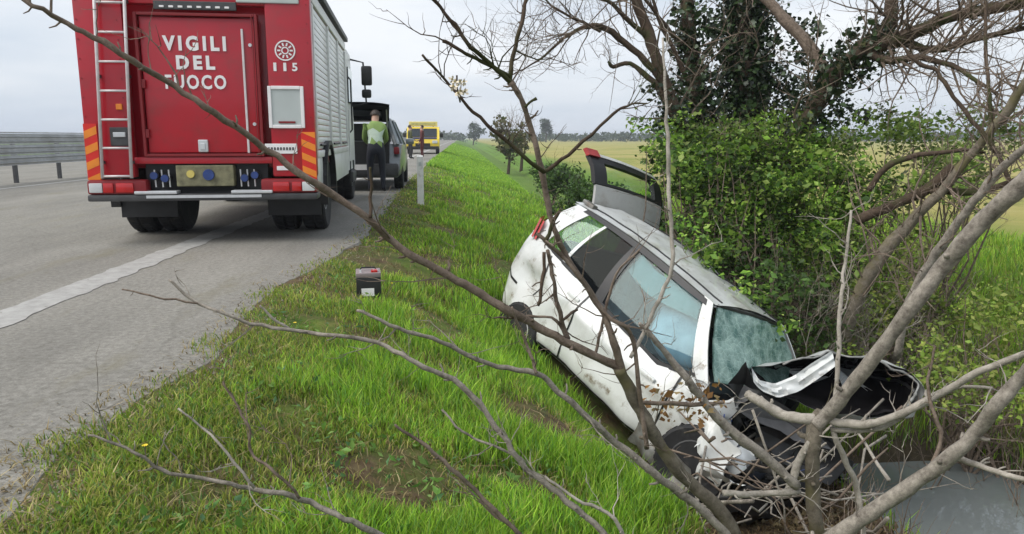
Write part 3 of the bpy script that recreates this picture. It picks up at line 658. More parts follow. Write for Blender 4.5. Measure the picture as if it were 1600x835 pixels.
def shattered_glass():
    m, n, l, p = node_mat('shattered_windscreen')
    tcn = n.new('ShaderNodeTexCoord'); vo = n.new('ShaderNodeTexVoronoi'); vo.feature = 'DISTANCE_TO_EDGE'; vo.inputs['Scale'].default_value = 22; l.new(tcn.outputs['Object'], vo.inputs['Vector'])
    nz2 = n.new('ShaderNodeTexNoise'); nz2.inputs['Scale'].default_value = 9; nz2.inputs['Detail'].default_value = 8; l.new(tcn.outputs['Object'], nz2.inputs['Vector'])
    r = n.new('ShaderNodeValToRGB'); l.new(nz2.outputs['Fac'], r.inputs[0])
    for e, (ps, c) in zip(r.color_ramp.elements, [(.36, (.10, .21, .18)), (.64, (.38, .54, .48))]): e.position = ps; e.color = c + (1,)
    r2 = n.new('ShaderNodeValToRGB'); l.new(vo.outputs['Distance'], r2.inputs[0]); r2.color_ramp.elements[0].position = .0; r2.color_ramp.elements[1].position = .06
    r2.color_ramp.elements[0].color = (.5, .62, .57, 1); r2.color_ramp.elements[1].color = (0, 0, 0, 1)
    ad = n.new('ShaderNodeMix'); ad.data_type = 'RGBA'; ad.blend_type = 'ADD'; ad.inputs[0].default_value = .35; l.new(r.outputs[0], ad.inputs['A']); l.new(r2.outputs[0], ad.inputs['B'])
    l.new(ad.outputs['Result'], p.inputs['Base Color']); p.inputs['Roughness'].default_value = .22
    bn = n.new('ShaderNodeBump'); bn.inputs['Strength'].default_value = .5; bn.inputs['Distance'].default_value = .01; l.new(vo.outputs['Distance'], bn.inputs['Height']); l.new(bn.outputs[0], p.inputs['Normal'])
    tr = n.new('ShaderNodeBsdfTransparent'); tr.inputs[0].default_value = (.5, .66, .6, 1); ms = n.new('ShaderNodeMixShader'); ms.inputs[0].default_value = .25
    l.new(p.outputs[0], ms.inputs[1]); l.new(tr.outputs[0], ms.inputs[2]); l.new(ms.outputs[0], n['Material Output'].inputs['Surface']); return m
G_shat = shattered_glass()

def wreck():
    t = bpy.data.objects.new('crashed_car', None); COL.objects.link(t); t.empty_display_size = .1
    t.matrix_world = Matrix.Translation(CAR_O) @ CAR_R.to_4x4()
    tag(t, 'crashed white hatchback lying nose down in the ditch with crumpled front', 'car')
    SX = [0, .06, .2, .45, .8, 1.2, 1.7, 2.2, 2.6, 2.75]
    HW = [.58, .69, .765, .81, .835, .84, .84, .835, .82, .81]
    ZB = [.36, .26, .16, .12, .13, .17, .19, .19, .21, .24]
    ZT = [.88, .94, .975, .955, .92, .885, .825, .79, .94, .93]
    hw = lambda x: float(np.interp(x, SX, HW)); zb = lambda x: float(np.interp(x, SX, ZB)); zt = lambda x: float(np.interp(x, SX, ZT))
    def dent(p):
        x, y, z = p
        d = .034 * mnoise.noise((x * 2.6, z * 3.5, 3.1 + (y > 0) * 9)) + .016 * mnoise.noise((x * 6, z * 7, 8))
        d += -.075 * math.exp(-((x - .45) / .24) ** 2 - ((z - .60) / .15) ** 2) - .03 * math.exp(-((x - 1.0 - .5 * (z - .5)) / .05) ** 2)          # dent in rear wing
        d += -.03 * math.exp(-((x - 1.9) / .35) ** 2 - ((z - .45) / .14) ** 2)
        c = max(0, x - 2.25); d += -.12 * c * (1 + mnoise.noise((x * 9, z * 8, 1)))
        return d
    def side(x, f, s=-1, off=0):
        """outer side of the lower body: f 0 at sill .. 1 at belt line"""
        b, tp, h = zb(x), zt(x), hw(x)
        z = b + (tp - b) * f
        prof = np.interp(f, [0, .06, .2, .5, .78, .9, 1], [.90, .955, .985, 1.015, 1.012, .985, .955])
        y = h * float(prof)
        # styling crease along the doors
        y += .012 * math.exp(-((f - .70) / .05) ** 2) * (1 if .3 < x < 2.6 else 0)
        y += dent((x, s * y, z)) + off
        return Vector((x, s * y, z))
    b = MB(); NS = 46; rings = []
    fsamp = [0, .04, .1, .2, .32, .44, .54, .62, .67, .70, .73, .78, .85, .92, .97, 1]
    for i in range(NS + 1):
        x = 2.62 * (i / NS) ** 1.25
        r = [side(x, f, -1) for f in reversed(fsamp)] + [side(x, f, 1) for f in fsamp]
        h, tp = hw(x), zt(x)
        r += [Vector((x, .88 * h, tp - .005)), Vector((x, .80 * h, .42)), Vector((x, -.80 * h, .42)), Vector((x, -.88 * h, tp - .005))]
        rings.append(r)
    n = len(rings[0]); nf = len(fsamp)
    b.v = [tuple(v) for r in rings for v in r]
    for i in range(NS):
        for k in range(n):
            b.f.append((i * n + k, i * n + (k + 1) % n, (i + 1) * n + (k + 1) % n, (i + 1) * n + k)); b.m.append(1 if k >= 2 * nf - 1 or k == nf - 1 else 0)
    b.f.append(tuple(range(n))); b.m.append(0); b.f.append(tuple(reversed(range(NS * n, NS * n + n)))); b.m.append(1)
    body = b.build('body', [M_cw, M_under], t)
    # rear wheel arches cut out
    cut = MB()
    for s in (-1, 1): cut.lathe([(.30, -.16), (.30, .16)], (.64, s * .80, .08), 'y', 30)
    cu = cut.build('cutter', M_under); cu.parent = t
    bpy.context.view_layer.update()
    md = body.modifiers.new('arch', 'BOOLEAN'); md.object = cu; md.operation = 'DIFFERENCE'; md.solver = 'EXACT'
    bpy.context.view_layer.update()
    me = bpy.data.meshes.new_from_object(body.evaluated_get(bpy.context.evaluated_depsgraph_get()))
    body.modifiers.clear(); old = body.data; body.data = me; me.name = 'body'; bpy.data.meshes.remove(old); bpy.data.objects.remove(cu)
    me.polygons.foreach_set('use_smooth', [True] * len(me.polygons)); me.set_sharp_from_angle(angle=R(32))
    # seams and mouldings that follow the side
    def ribbon(pts_fn, nseg, wdt, m, name, parent, out=.004, along='f'):
        q = MB()
        for i in range(nseg + 1):
            a = pts_fn(i / nseg)
            x, f = a
            if along == 'f': p0, p1 = side(x - wdt / 2, f, -1, out), side(x + wdt / 2, f, -1, out)
            else: p0, p1 = side(x, f - wdt / 2, -1, out), side(x, f + wdt / 2, -1, out)
            q.v += [tuple(p0), tuple(p1)]
        for i in range(nseg): q.f.append((2 * i, 2 * i + 1, 2 * i + 3, 2 * i + 2)); q.m.append(0)
        return q.build(name, m, parent, fix=False)
    ribbon(lambda s: (1.24, .06 + .92 * s), 14, .017, M_trim, 'door_gap', body)
    ribbon(lambda s: (2.42 + .02 * math.sin(s * 3), .06 + .92 * s), 14, .017, M_trim, 'door_gap', body)
    ribbon(lambda s: (.62 + .06 * math.sin(s * 3.1), .45 + .53 * s), 12, .017, M_trim, 'door_gap', body)
    ribbon(lambda s: (.95 + 1.6 * s, .035), 20, .05, M_trim, 'sill_trim', body, along='x')
    ribbon(lambda s: (.02 + .30 * s, .38), 8, .03, M_trim, 'bumper_gap', body, along='x')
    for x in (1.12, 2.2):
        p = side(x, .83, -1, .02); MB().box(p, (.17, .03, .035), bev=.012).build('door_handle', M_cw, body, smooth='auto')
    # ---- greenhouse: ruled surface between belt and roof line
    crush = lambda x, y, z: z - (.07 * float(smooth(.5, 2.1, np.array(x))) * float(smooth(-.35, .75, np.array(y))) if z > 1.0 else 0)
    def gh(u, v, s=-1, off=0):
        xb = .10 + 2.52 * u; bl = Vector((xb, s * (hw(xb) * .955 - .01), zt(xb) + .0))
        xt = .40 + 1.80 * u; tp = Vector((xt, s * (.575 - .02 * (1 - u)), 1.40 + .05 * math.sin(math.pi * min(1, u * .9 + .1))))
        p = bl.lerp(tp, v); bul = .045 * math.sin(math.pi * min(1, v)) + off
        p += Vector((0, s, .25)).normalized() * bul
        p.z = crush(p.x, p.y, p.z); return p
    def panel(u0, u1, v0, v1, name, m, par, s=-1, off=0, nu=8, nv=8, thick=.012, trim=None):
        q = MB(); tr = trim or (lambda u, v: (u, v))
        f1 = lambda a, c: gh(*tr(u0 + (u1 - u0) * a, v0 + (v1 - v0) * c), s, off); f2 = lambda a, c: gh(*tr(u0 + (u1 - u0) * a, v0 + (v1 - v0) * c), s, off - thick)
        q.grid(f1, nu, nv); q.grid(f2, nu, nv)
        # close the rim
        N = (nu + 1) * (nv + 1); idx = lambda i, j: i * (nv + 1) + j
        rim = [idx(i, 0) for i in range(nu + 1)] + [idx(nu, j) for j in range(1, nv + 1)] + [idx(i, nv) for i in range(nu - 1, -1, -1)] + [idx(0, j) for j in range(nv - 1, 0, -1)]
        for k in range(len(rim)):
            a, c = rim[k], rim[(k + 1) % len(rim)]; q.f.append((a, c, c + N, a + N)); q.m.append(0)
        return q.build(name, m, par, smooth='auto')
    for s in (-1, 1):
        panel(.13, .255, .06, .93, 'quarter_window', G_teal, t, s)
        panel(.275, .475, .04, .93, 'rear_side_window', G_dark, t, s)
        panel(.515, .955, .04, .93, 'front_side_window', G_blue if s < 0 else G_teal, t, s)
        panel(.0, .125, -.02, .97, 'rear_pillar', M_cw, t, s, .008)
        panel(.255, .272, .0, .95, 'window_divider', M_cw, t, s, .010)
        panel(.472, .518, .0, .95, 'door_pillar', M_trim, t, s, .008, nu=3)
        panel(.95, 1.005, -.03, 1.0, 'front_pillar', M_cw, t, s, .012, nu=3)
        panel(.08, .97, .895, .98, 'roof_trim', M_trim, t, s, .014, nu=24, nv=2)
        panel(.10, .96, -.015, .035, 'belt_trim', M_trim, t, s, .012, nu=24, nv=2)
    # roof skin with ribs and buckles
    def roof(a, c, o=0):
        u = a; xl = gh(u, 1.0, -1); xr = gh(u, 1.0, 1)
        p = xl.lerp(xr, c); w = math.sin(math.pi * c)
        z = .05 * w + .016 * mnoise.noise((p.x * 3.5, p.y * 4, 2)) * w + .01 * mnoise.noise((p.x * 9, p.y * 8, 5)) * w
        z -= .03 * math.exp(-((p.x - 1.45) / .10) ** 2) * float(smooth(.2, .5, np.array(c)))
        return p + Vector((0, 0, z + o))
    q = MB(); q.grid(lambda a, c: roof(-.04 + 1.06 * a, -.01 + 1.02 * c), 30, 20); q.grid(lambda a, c: roof(-.04 + 1.06 * a, -.01 + 1.02 * c, -.02), 30, 20)
    rf = q.build('roof', M_cw, t, smooth='auto')
    for c in (.10, .90):
        q = MB(); q.tube([roof(-.02 + 1.02 * i / 20, c, .004) for i in range(21)], .009, 6); q.build('roof_gutter', M_trim, rf)
    MB().box(roof(.02, .07, .02), (.16, .07, .04), CAR_R @ Matrix.Identity(3) if False else None, bev=.012).build('roof_bracket', M_rust, rf)
    # windscreen
    def ws(a, c, o=0):
        p0 = gh(1.0 - .0, 1 - a, -1); p1 = gh(1.0, 1 - a, 1); p = p0.lerp(p1, c)
        k = math.sin(math.pi * c); p += Vector((.10 * k * (.5 + .5 * a), 0, .03 * k)); sag = .05 * math.exp(-((c - .62) / .2) ** 2 - ((a - .55) / .3) ** 2) + .012 * mnoise.noise((a * 7, c * 9, 1))
        return p - Vector((.6, 0, .8)) * sag + Vector((.6, 0, .8)) * o
    q = MB(); q.grid(lambda a, c: ws(.04 + .95 * a, .05 + .90 * c), 16, 20); q.grid(lambda a, c: ws(.04 + .95 * a, .05 + .90 * c, -.012), 16, 20); wsn = q.build('windscreen', G_shat, t, smooth=True)
    q = MB(); q.tube([ws(.03, .04 + .92 * i / 16, .004) for i in range(17)], .012, 6); q.build('windscreen_seal', M_trim, wsn)
    q = MB(); q.box(ws(.14, .52, -.05), (.05, .2, .06), bev=.02); q.build('rear_view_mirror', M_trim, wsn)
    # cabin
    for y in (-.36, .36):
        st = MB().box((1.35, y, .98), (.16, .46, .62), Euler((0, R(-14), 0)), bev=.06).box((1.55, y, .60), (.5, .48, .16), bev=.06).build('seat', M_cabin, t, smooth='auto')
        MB().box((1.22, y, 1.28), (.09, .25, .17), bev=.04).build('headrest', M_cabin, st, smooth='auto')
    MB().box((.55, 0, .80), (.16, 1.15, .55), Euler((0, R(-14), 0)), bev=.06).build('rear_seat', M_cabin, t, smooth='auto')
    MB().box((2.38, 0, .72), (.40, 1.35, .20), bev=.06).build('dashboard', M_cabin, t, smooth='auto')
    sw = MB(); ring = [Vector((2.05 + .06 * math.sin(a), .36 + .17 * math.cos(a), .86 + .16 * math.sin(a))) for a in [2 * math.pi * k / 20 for k in range(21)]]
    sw.tube(ring, .014, 6, cap=False); sw.tube([(2.05, .2, .86), (2.05, .52, .86)], .02, 6); sw.build('steering_wheel', M_trim, t)
    # deployed airbags hanging behind the front side glass
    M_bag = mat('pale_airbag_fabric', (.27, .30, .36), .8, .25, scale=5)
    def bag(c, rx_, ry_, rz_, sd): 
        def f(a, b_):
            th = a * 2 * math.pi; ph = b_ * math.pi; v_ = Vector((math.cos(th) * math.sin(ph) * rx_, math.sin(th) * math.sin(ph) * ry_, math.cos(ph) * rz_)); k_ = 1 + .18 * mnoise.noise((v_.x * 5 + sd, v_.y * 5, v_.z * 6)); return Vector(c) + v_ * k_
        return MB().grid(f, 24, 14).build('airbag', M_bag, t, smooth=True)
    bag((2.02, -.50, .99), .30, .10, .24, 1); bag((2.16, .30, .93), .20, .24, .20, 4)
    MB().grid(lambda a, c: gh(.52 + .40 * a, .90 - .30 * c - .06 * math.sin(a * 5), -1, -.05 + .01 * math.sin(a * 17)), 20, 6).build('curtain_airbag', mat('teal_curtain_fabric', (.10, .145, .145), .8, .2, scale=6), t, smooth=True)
    # rear lamps, bumper, plate
    for s in (-1, 1):
        def lp(u, v, o=0):
            a = R(-15 + 75 * u); x = .10 + .16 * u - .02; y = s * (.58 + .17 * math.sin(R(90) * u)); return Vector((x - .012 - o, y * (1 + .02), .92 + .20 * v))
        q = MB(); q.grid(lp, 6, 4); q.grid(lambda u, v: lp(u, v, -.05), 6, 4); q.build('tail_light', mat('pale_red_lens', (.55, .10, .10), .2, .15, coat=.5), t, smooth=True)
    MB().box((.0, 0, .46), (.10, 1.15, .20), bev=.05).build('rear_bumper', M_trim, t, smooth='auto')
    MB().box((-.055, 0, .62), (.012, .5, .11)).build('number_plate', M_letter, t)
    # raised tailgate (hinge on the rear roof edge)
    al = R(50); hv = Vector((-math.cos(al), 0, math.sin(al))); nv_ = Vector((math.sin(al), 0, math.cos(al))); h0 = Vector((.34, .26, 1.40))
    def tgp(d, y, o=0): 
        return h0 + hv * (d * .74) + Vector((0, y * .95, 0)) + nv_ * (o + .06 * math.sin(math.pi * min(1, d / .9)) - .05 * (y / .6) ** 2 - (.16 * max(0, d - .62)))
    def slab(fn, nu, nv, th, name, m, par):
        q = MB(); q.grid(lambda a, c: fn(a, c, 0), nu, nv); q.grid(lambda a, c: fn(a, c, -th), nu, nv)
        N = (nu + 1) * (nv + 1); idx = lambda i, j: i * (nv + 1) + j
        rim = [idx(i, 0) for i in range(nu + 1)] + [idx(nu, j) for j in range(1, nv + 1)] + [idx(i, nv) for i in range(nu - 1, -1, -1)] + [idx(0, j) for j in range(nv - 1, 0, -1)]
        for k in range(len(rim)): a, c = rim[k], rim[(k + 1) % len(rim)]; q.f.append((a, c, c + N, a + N)); q.m.append(0)
        return q.build(name, m, par, smooth='auto')
    M_silver = mat('painted_sky_reflection', (.36, .36, .35), .35, .10, scale=4, dirt=(.24, .23, .20), dscale=4)  # opaque grey imitates the sky mirrored in the tailgate glass
    tg = slab(lambda a, c, o: tgp(.02 + .33 * a, -.56 + 1.12 * c, o), 6, 12, .03, 'tailgate', M_silver, t)
    slab(lambda a, c, o: tgp(.36 + .035 * a, -.58 + 1.16 * c, o + .004), 2, 12, .035, 'window_frame', M_trim, tg)
    slab(lambda a, c, o: tgp(.70 + .10 * a, -.58 + 1.16 * c, o + .004), 3, 12, .05, 'window_frame', M_trim, tg)
    for s in (-1, 1): slab(lambda a, c, o: tgp(.396 + .303 * a, s * (.58 - .17 * c), o + .004), 4, 4, .05, 'window_frame', M_trim, tg)
    slab(lambda a, c, o: tgp(.398 + .30 * a, -.40 + .80 * c, o - .02), 4, 8, .006, 'rear_window', glass_mat('clear_tailgate_glass', (.90, .96, .92), .03), tg)
    slab(lambda a, c, o: tgp(.803 + .05 * a, -.57 + 1.14 * c, o + .012), 2, 12, .05, 'tailgate_edge', M_cw, tg)
    slab(lambda a, c, o: tgp(.78 + .12 * a, -.60 + .15 * c, o + .03), 2, 3, .05, 'tailgate_light', mat('dark_red_lamp', (.30, .03, .03), .3, .2), tg)
    # wheels
    rw = lambda c, s, rot: wheel(t, c, .285, .185, .185, s, rot)
    q = wheel(t, (.64, -.73, .09), .285, .185, .185, -1, (0, 0, R(90)))
    q = wheel(t, (.64, .73, .09), .285, .185, .185, 1, (0, 0, R(90)))
    q = wheel(t, (2.84, -.72, .36), .285, .185, .185, -1, (R(14), R(8), R(90 + 24)), mats=(M_rubber, M_dark))
    q = wheel(t, (2.80, .74, .30), .285, .185, .185, 1, (R(-8), 0, R(82)))
    for s in (-1, 1):    # arch lining
        q = MB(); q.lathe([(.295, -.10), (.295, .10)], (.64, s * .70, .08), 'y', 24); q.build('wheel_well', M_under, t)
    # ---- crumpled nose: wing panels, engine lump, radiator strips, bumper scraps
    def crumple(p, k=1.0, sd=0):
        return p + Vector((mnoise.noise((p.x * 6, p.y * 6, p.z * 6 + sd)), mnoise.noise((p.x * 6 + 9, p.y * 6, p.z * 6 + sd)), mnoise.noise((p.x * 6, p.y * 6 + 7, p.z * 6 + sd)))) * .07 * k + \
            Vector((0, mnoise.noise((p.x * 16, p.y * 16, p.z * 16 + sd)), mnoise.noise((p.x * 17, p.y * 15, p.z * 16 + sd + 4)))) * .03 * k
    def wing(a, c, o=0):
        x = 2.50 + .62 * a; f = c
        z = .92 - .30 * a + (-.42 + .16 * math.sin(math.pi * min(1, a * 1.1))) * f * (1 - .25 * a)
        p = Vector((x, -.80 + .06 * a - .02 * math.sin(math.pi * f), z)); return crumple(p, .3 + .9 * a, 3) + Vector((0, o, 0))
    q = MB(); q.grid(lambda a, c: wing(a, c), 18, 14); q.grid(lambda a, c: wing(a, c, .012), 18, 14); q.build('front_wing', M_cw, t, smooth='auto')
    q = MB(); q.grid(lambda a, c: crumple(Vector((2.92 + .30 * a, -.86 + .10 * c + .05 * a, .50 - .22 * c * (1 - a))), 1.0, 11), 9, 7); q.build('torn_wing_scrap', M_cw, t, smooth='auto')
    q = MB(); q.grid(lambda a, c: crumple(Vector((2.35 + .55 * a, -.84, .36 - .20 * c)), .9, 21), 12, 6); q.build('torn_sill_panel', M_rust, t, smooth='auto')
    er = random.Random(5); en = MB()
    for k in range(150):
        c = (er.uniform(2.55, 3.28), er.uniform(-.55, .85), er.uniform(.15, .72)); en.box(c, (er.uniform(.03, .16), er.uniform(.03, .20), er.uniform(.02, .1)), Euler((er.uniform(-.6, .6), er.uniform(-.6, .6), er.uniform(-1, 1))), bev=.012)
    eng = en.build('engine', M_under, t, smooth='auto'); eng['kind'] = 'stuff'
    for k in range(9):
        p = Vector((er.uniform(2.6, 3.0), er.uniform(-.5, .5), er.uniform(.5, .75))); pts = [p]
        for j in range(5): p = p + Vector((er.uniform(-.02, .12), er.uniform(-.14, .14), er.uniform(-.14, .06))); pts.append(p)
        MB().tube(pts, er.uniform(.010, .022), 6).build('hose', M_black if k % 3 else M_rust, eng, smooth=True)
    for k in range(4):
        q = MB(); z = .60 - k * .085
        q.grid(lambda a, c: crumple(Vector((3.02 + .10 * math.sin(a * 3), -.62 + 1.25 * a, z + .045 * c)), .9, 30 + k), 18, 2); q.build('grille_strip', M_dark if k % 2 else mat('dark_blue_grey_plastic', (.045, .055, .075), .35, .2), t, smooth='auto')
    q = MB(); q.grid(lambda a, c: crumple(Vector((3.15 + .14 * math.sin(a * 3.14), -.7 + 1.35 * a, .24 + .13 * c)), 1.0, 40), 20, 5); q.build('front_bumper', M_black, t, smooth='auto')
    q = MB(); q.grid(lambda a, c: crumple(Vector((2.72 + .16 * a, -.30 + .26 * c, .86 + .18 * a - .10 * c)), .9, 50), 6, 6); q.build('bent_bracket', M_dark, t, smooth='auto')
    for k, (x_, y_, z_, a_, c_) in enumerate(((2.95, -.62, .60, .34, .22), (3.08, -.30, .55, .30, .20), (2.70, -.70, .74, .30, .24), (3.18, .25, .42, .40, .20), (3.22, -.55, .30, .36, .16))):
        q = MB(); q.grid(lambda a, c: crumple(Vector((x_ + a_ * (a - .5) * .6, y_ + a_ * (a - .5), z_ + c_ * (c - .5) + .05 * math.sin(a * 7 + k))), 1.5, 70 + 5 * k), 14, 8); q.build('torn_panel', (M_cw, M_rust, M_cw, M_dark, M_black)[k], t, smooth='auto')
    hl = MB().box((3.05, -.58, .56), (.16, .26, .14), Euler((.3, .5, .4)), bev=.04).build('headlight', M_clear, t, smooth='auto'); MB().lathe([(.05, -.01), (.035, .02)], (3.13, -.57, .56), 'x', 14).build('bulb_socket', M_dark, hl)
    for k in range(16):
        p = Vector((er.uniform(2.7, 3.2), er.uniform(-.6, .6), er.uniform(.35, .8))); pts = [p]
        for j in range(6): p = p + Vector((er.uniform(-.04, .08), er.uniform(-.1, .1), er.uniform(-.10, .07))); pts.append(p)
        MB().tube(pts, .005, 5).build('wire', (M_black, M_rust, M_blue)[k % 3], eng, smooth=True)
    # ---- bonnet: buckled into a roll, lining outward
    Rinv = CAR_R.transposed()
    def loc(px, py, d): return Rinv @ (at(px, py, d) - CAR_O)
    rim = [(1172, 577, 5.75), (1184, 598, 5.72), (1206, 612, 5.7), (1240, 626, 5.66), (1285, 640, 5.6), (1335, 650, 5.56), (1382, 652, 5.56), (1414, 640, 5.6), (1430, 618, 5.66), (1420, 592, 5.72), (1392, 572, 5.78), (1350, 562, 5.82), (1308, 556, 5.84), (1284, 558, 5.84)]
    lip = [(1176, 598, 5.70), (1200, 611, 5.66), (1232, 606, 5.64), (1262, 588, 5.70), (1284, 572, 5.78)]
    cx, cy = 1305, 604
    def ringpt(i, sc, dd):
        x, y, d = rim[i % len(rim)]; x += 5 * math.sin(i * 2.3); y += 4 * math.sin(i * 3.7 + 1)
        if sc > 1.03: sc += (.07 if x > 1380 else -.04 if y > 605 else -.02)
        return loc(cx + (x - cx) * sc, cy + (y - cy) * sc - (1 - sc) * 30, d + dd)
    N = len(rim); sub = 3
    def rs(tq, sc, dd):
        i = int(tq); f = tq - i; p = [ringpt(i + k, sc, dd) for k in (-1, 0, 1, 2)]
        return crumple(.5 * ((2 * p[1]) + (p[2] - p[0]) * f + (2 * p[0] - 5 * p[1] + 4 * p[2] - p[3]) * f * f + (3 * p[1] - p[0] - 3 * p[2] + p[3]) * f ** 3), .62, 90)
    lay = [(1.0, 0), (.97, .15), (.92, .35), (.80, .55), (.55, .68), (.0, .74)]
    q = MB(); q.grid(lambda a, c: rs(a * (N - .001), *[float(np.interp(c * 5, range(6), [l[k] for l in lay])) for k in (0, 1)]), N * sub, 10)
    inn = q
    hb = MB(); hb.grid(lambda a, c: rs(a * (N - .001), *[float(np.interp(c * 5, range(6), [l[k] * (1.05 if k == 0 else 1) for l in lay])) for k in (0, 1)]), N * sub, 10)
    hood = hb.build('bonnet', M_cw, t, smooth='auto')
    inn.build('bonnet_lining', M_hoodin, hood, smooth=True)
    for a0 in (8.2, 9.6, 11.2, 12.3): MB().tube([rs(a0 + .3 * c / 8, *[float(np.interp(c / 8 * 4.6, range(6), [l[k] * (.985 if k == 0 else 1) for l in lay])) for k in (0, 1)]) for c in range(9)], .013, 6).build('bonnet_rib', M_dark, hood, smooth=True)
    er2 = random.Random(3); q = MB(); q.tube([rs(6.6 + a * 6.9 / 60, 1.02, -.008) for a in range(61)], [.007 + .012 * abs(mnoise.noise((k * .37, 2, 5))) for k in range(61)], 6); q.build('bonnet_edge', mat('scuffed_grey_edge', (.20, .20, .19), .5, .5, scale=14), hood, smooth=True)
    for k, poly in enumerate(([(1136, 602), (1166, 566), (1172, 592), (1186, 612), (1150, 640)], [(1150, 640), (1190, 612), (1262, 660), (1300, 700), (1240, 690)], [(1180, 668), (1262, 668), (1330, 720), (1300, 760), (1210, 720)])):
        q = MB(); cxx = sum(p[0] for p in poly) / 5; cyy = sum(p[1] for p in poly) / 5
        def pf(a, c, o=0):
            i = a * 5; px = np.interp(i, range(6), [p[0] for p in poly + poly[:1]]); py = np.interp(i, range(6), [p[1] for p in poly + poly[:1]]); rr_ = 1 - c * .95
            return crumple(loc(cxx + (px - cxx) * rr_, cyy + (py - cyy) * rr_, 5.45 + .06 * k + .05 * c + o), .45, 60 + k)
        q.grid(lambda a, c: pf(a, c), 20, 5); q.grid(lambda a, c: pf(a, c, .02), 20, 5); q.build('scuttle_panel', M_trim if k != 1 else M_dark, t, smooth='auto')
    # pale upper lip of the bonnet against the windscreen
    up_ = [(1174, 574), (1186, 594), (1210, 600), (1240, 588), (1268, 568), (1300, 548)]; lo_ = [(1178, 600), (1192, 612), (1216, 622), (1248, 612), (1276, 594), (1306, 572)]
    def lipf(a, c, o=0):
        i = a * 5; ux = np.interp(i, range(6), [p[0] for p in up_]); uy = np.interp(i, range(6), [p[1] for p in up_]); lx = np.interp(i, range(6), [p[0] for p in lo_]); ly = np.interp(i, range(6), [p[1] for p in lo_])
        return loc(ux + (lx - ux) * c, uy + (ly - uy) * c, 5.66 - .05 * c + .05 * mnoise.noise((a * 7, c * 3, 0)) + .02 * mnoise.noise((a * 19, c * 6, 3)) + o)
    q = MB(); q.grid(lambda a, c: lipf(a, c), 24, 6); q.grid(lambda a, c: lipf(a, c, .014), 24, 6); q.build('bonnet_lip', M_cw, hood, smooth='auto')
    return t
wreck()
# ------------------------------------------------------------------ vegetation
def bark_mat(name, c0, c1, moss=None):
    m, n, l, p = node_mat(name)
    tcn = n.new('ShaderNodeTexCoord'); q = n.new('ShaderNodeTexNoise'); q.inputs['Scale'].default_value = 24; q.inputs['Detail'].default_value = 10; q.inputs['Roughness'].default_value = .8; l.new(tcn.outputs['Object'], q.inputs['Vector'])
    r = n.new('ShaderNodeValToRGB'); l.new(q.outputs['Fac'], r.inputs[0]); r.color_ramp.elements[0].position = .32; r.color_ramp.elements[1].position = .68
    r.color_ramp.elements[0].color = c0 + (1,); r.color_ramp.elements[1].color = c1 + (1,); out = r.outputs[0]
    if moss:
        q2 = n.new('ShaderNodeTexNoise'); q2.inputs['Scale'].default_value = 5; q2.inputs['Detail'].default_value = 6; l.new(tcn.outputs['Object'], q2.inputs['Vector'])
        r2 = n.new('ShaderNodeValToRGB'); l.new(q2.outputs['Fac'], r2.inputs[0]); r2.color_ramp.elements[0].position = .5; r2.color_ramp.elements[1].position = .62
        mm = n.new('ShaderNodeMix'); mm.data_type = 'RGBA'; l.new(r2.outputs[0], mm.inputs[0]); l.new(out, mm.inputs['A']); mm.inputs['B'].default_value = moss + (1,); out = mm.outputs['Result']
    l.new(out, p.inputs['Base Color']); p.inputs['Roughness'].default_value = .85; p.inputs['Specular IOR Level'].default_value = .2
    bn = n.new('ShaderNodeBump'); bn.inputs['Strength'].default_value = .7; bn.inputs['Distance'].default_value = .01; l.new(q.outputs['Fac'], bn.inputs['Height']); l.new(bn.outputs[0], p.inputs['Normal']); return m
B_grey = bark_mat('grey_brown_bark', (.08, .066, .054), (.40, .36, .305))
B_brown = bark_mat('brown_twig_bark', (.065, .046, .035), (.26, .205, .16))
B_dark = bark_mat('dark_tree_bark', (.035, .025, .018), (.11, .078, .055), (.05, .055, .02))
B_pale = bark_mat('pale_stem_bark', (.18, .16, .13), (.46, .42, .365))
B_olive = bark_mat('mossy_bark', (.065, .054, .04), (.23, .20, .155), (.13, .115, .06))
L_leaf = leaf_mat('leaf', .45, .4); L_ivy = leaf_mat('ivy_leaf', .35, .12, .5); L_grass = leaf_mat('grass_blade', .55, .45, .2); L_dry = leaf_mat('dry_leaf', .8, .3, .1)

def catmull(pts, sub=4):
    out = []
    for i in range(len(pts) - 1):
        p0, p1, p2, p3 = [np.array(pts[max(0, min(len(pts) - 1, i + k))]) for k in (-1, 0, 1, 2)]
        for j in range(sub):
            f = j / sub
            out.append(.5 * (2 * p1 + (p2 - p0) * f + (2 * p0 - 5 * p1 + 4 * p2 - p3) * f * f + (3 * p1 - p0 - 3 * p2 + p3) * f ** 3))
    out.append(np.array(pts[-1])); return out
def branch_pts(px, d0, d1, sub=4, jit=.006):
    """photo-traced branch: (x, y, width) in picture units with a depth run -> 3D points and radii"""
    L = [0]
    for i in range(1, len(px)): L.append(L[-1] + math.hypot(px[i][0] - px[i - 1][0], px[i][1] - px[i - 1][1]))
    q = [(x, y, w, d0 + (d1 - d0) * l / L[-1]) for (x, y, w), l in zip(px, L)]
    c = catmull(q, sub); P = []; r = []
    for k, (x, y, w, d) in enumerate(c):
        p = at(x, y, d + .05 * mnoise.noise((x * .02, y * .02, d0)))
        j = w / FPX * d * .40
        P.append(p + Vector((mnoise.noise((x * .05, y * .05, 1)), mnoise.noise((x * .05, y * .05, 5)), mnoise.noise((x * .05, y * .05, 9)))) * jit * 1.2)
        r.append(max(.0012, j * (1 + .22 * mnoise.noise((k * .9, x * .1, 3)))))
    return P, r
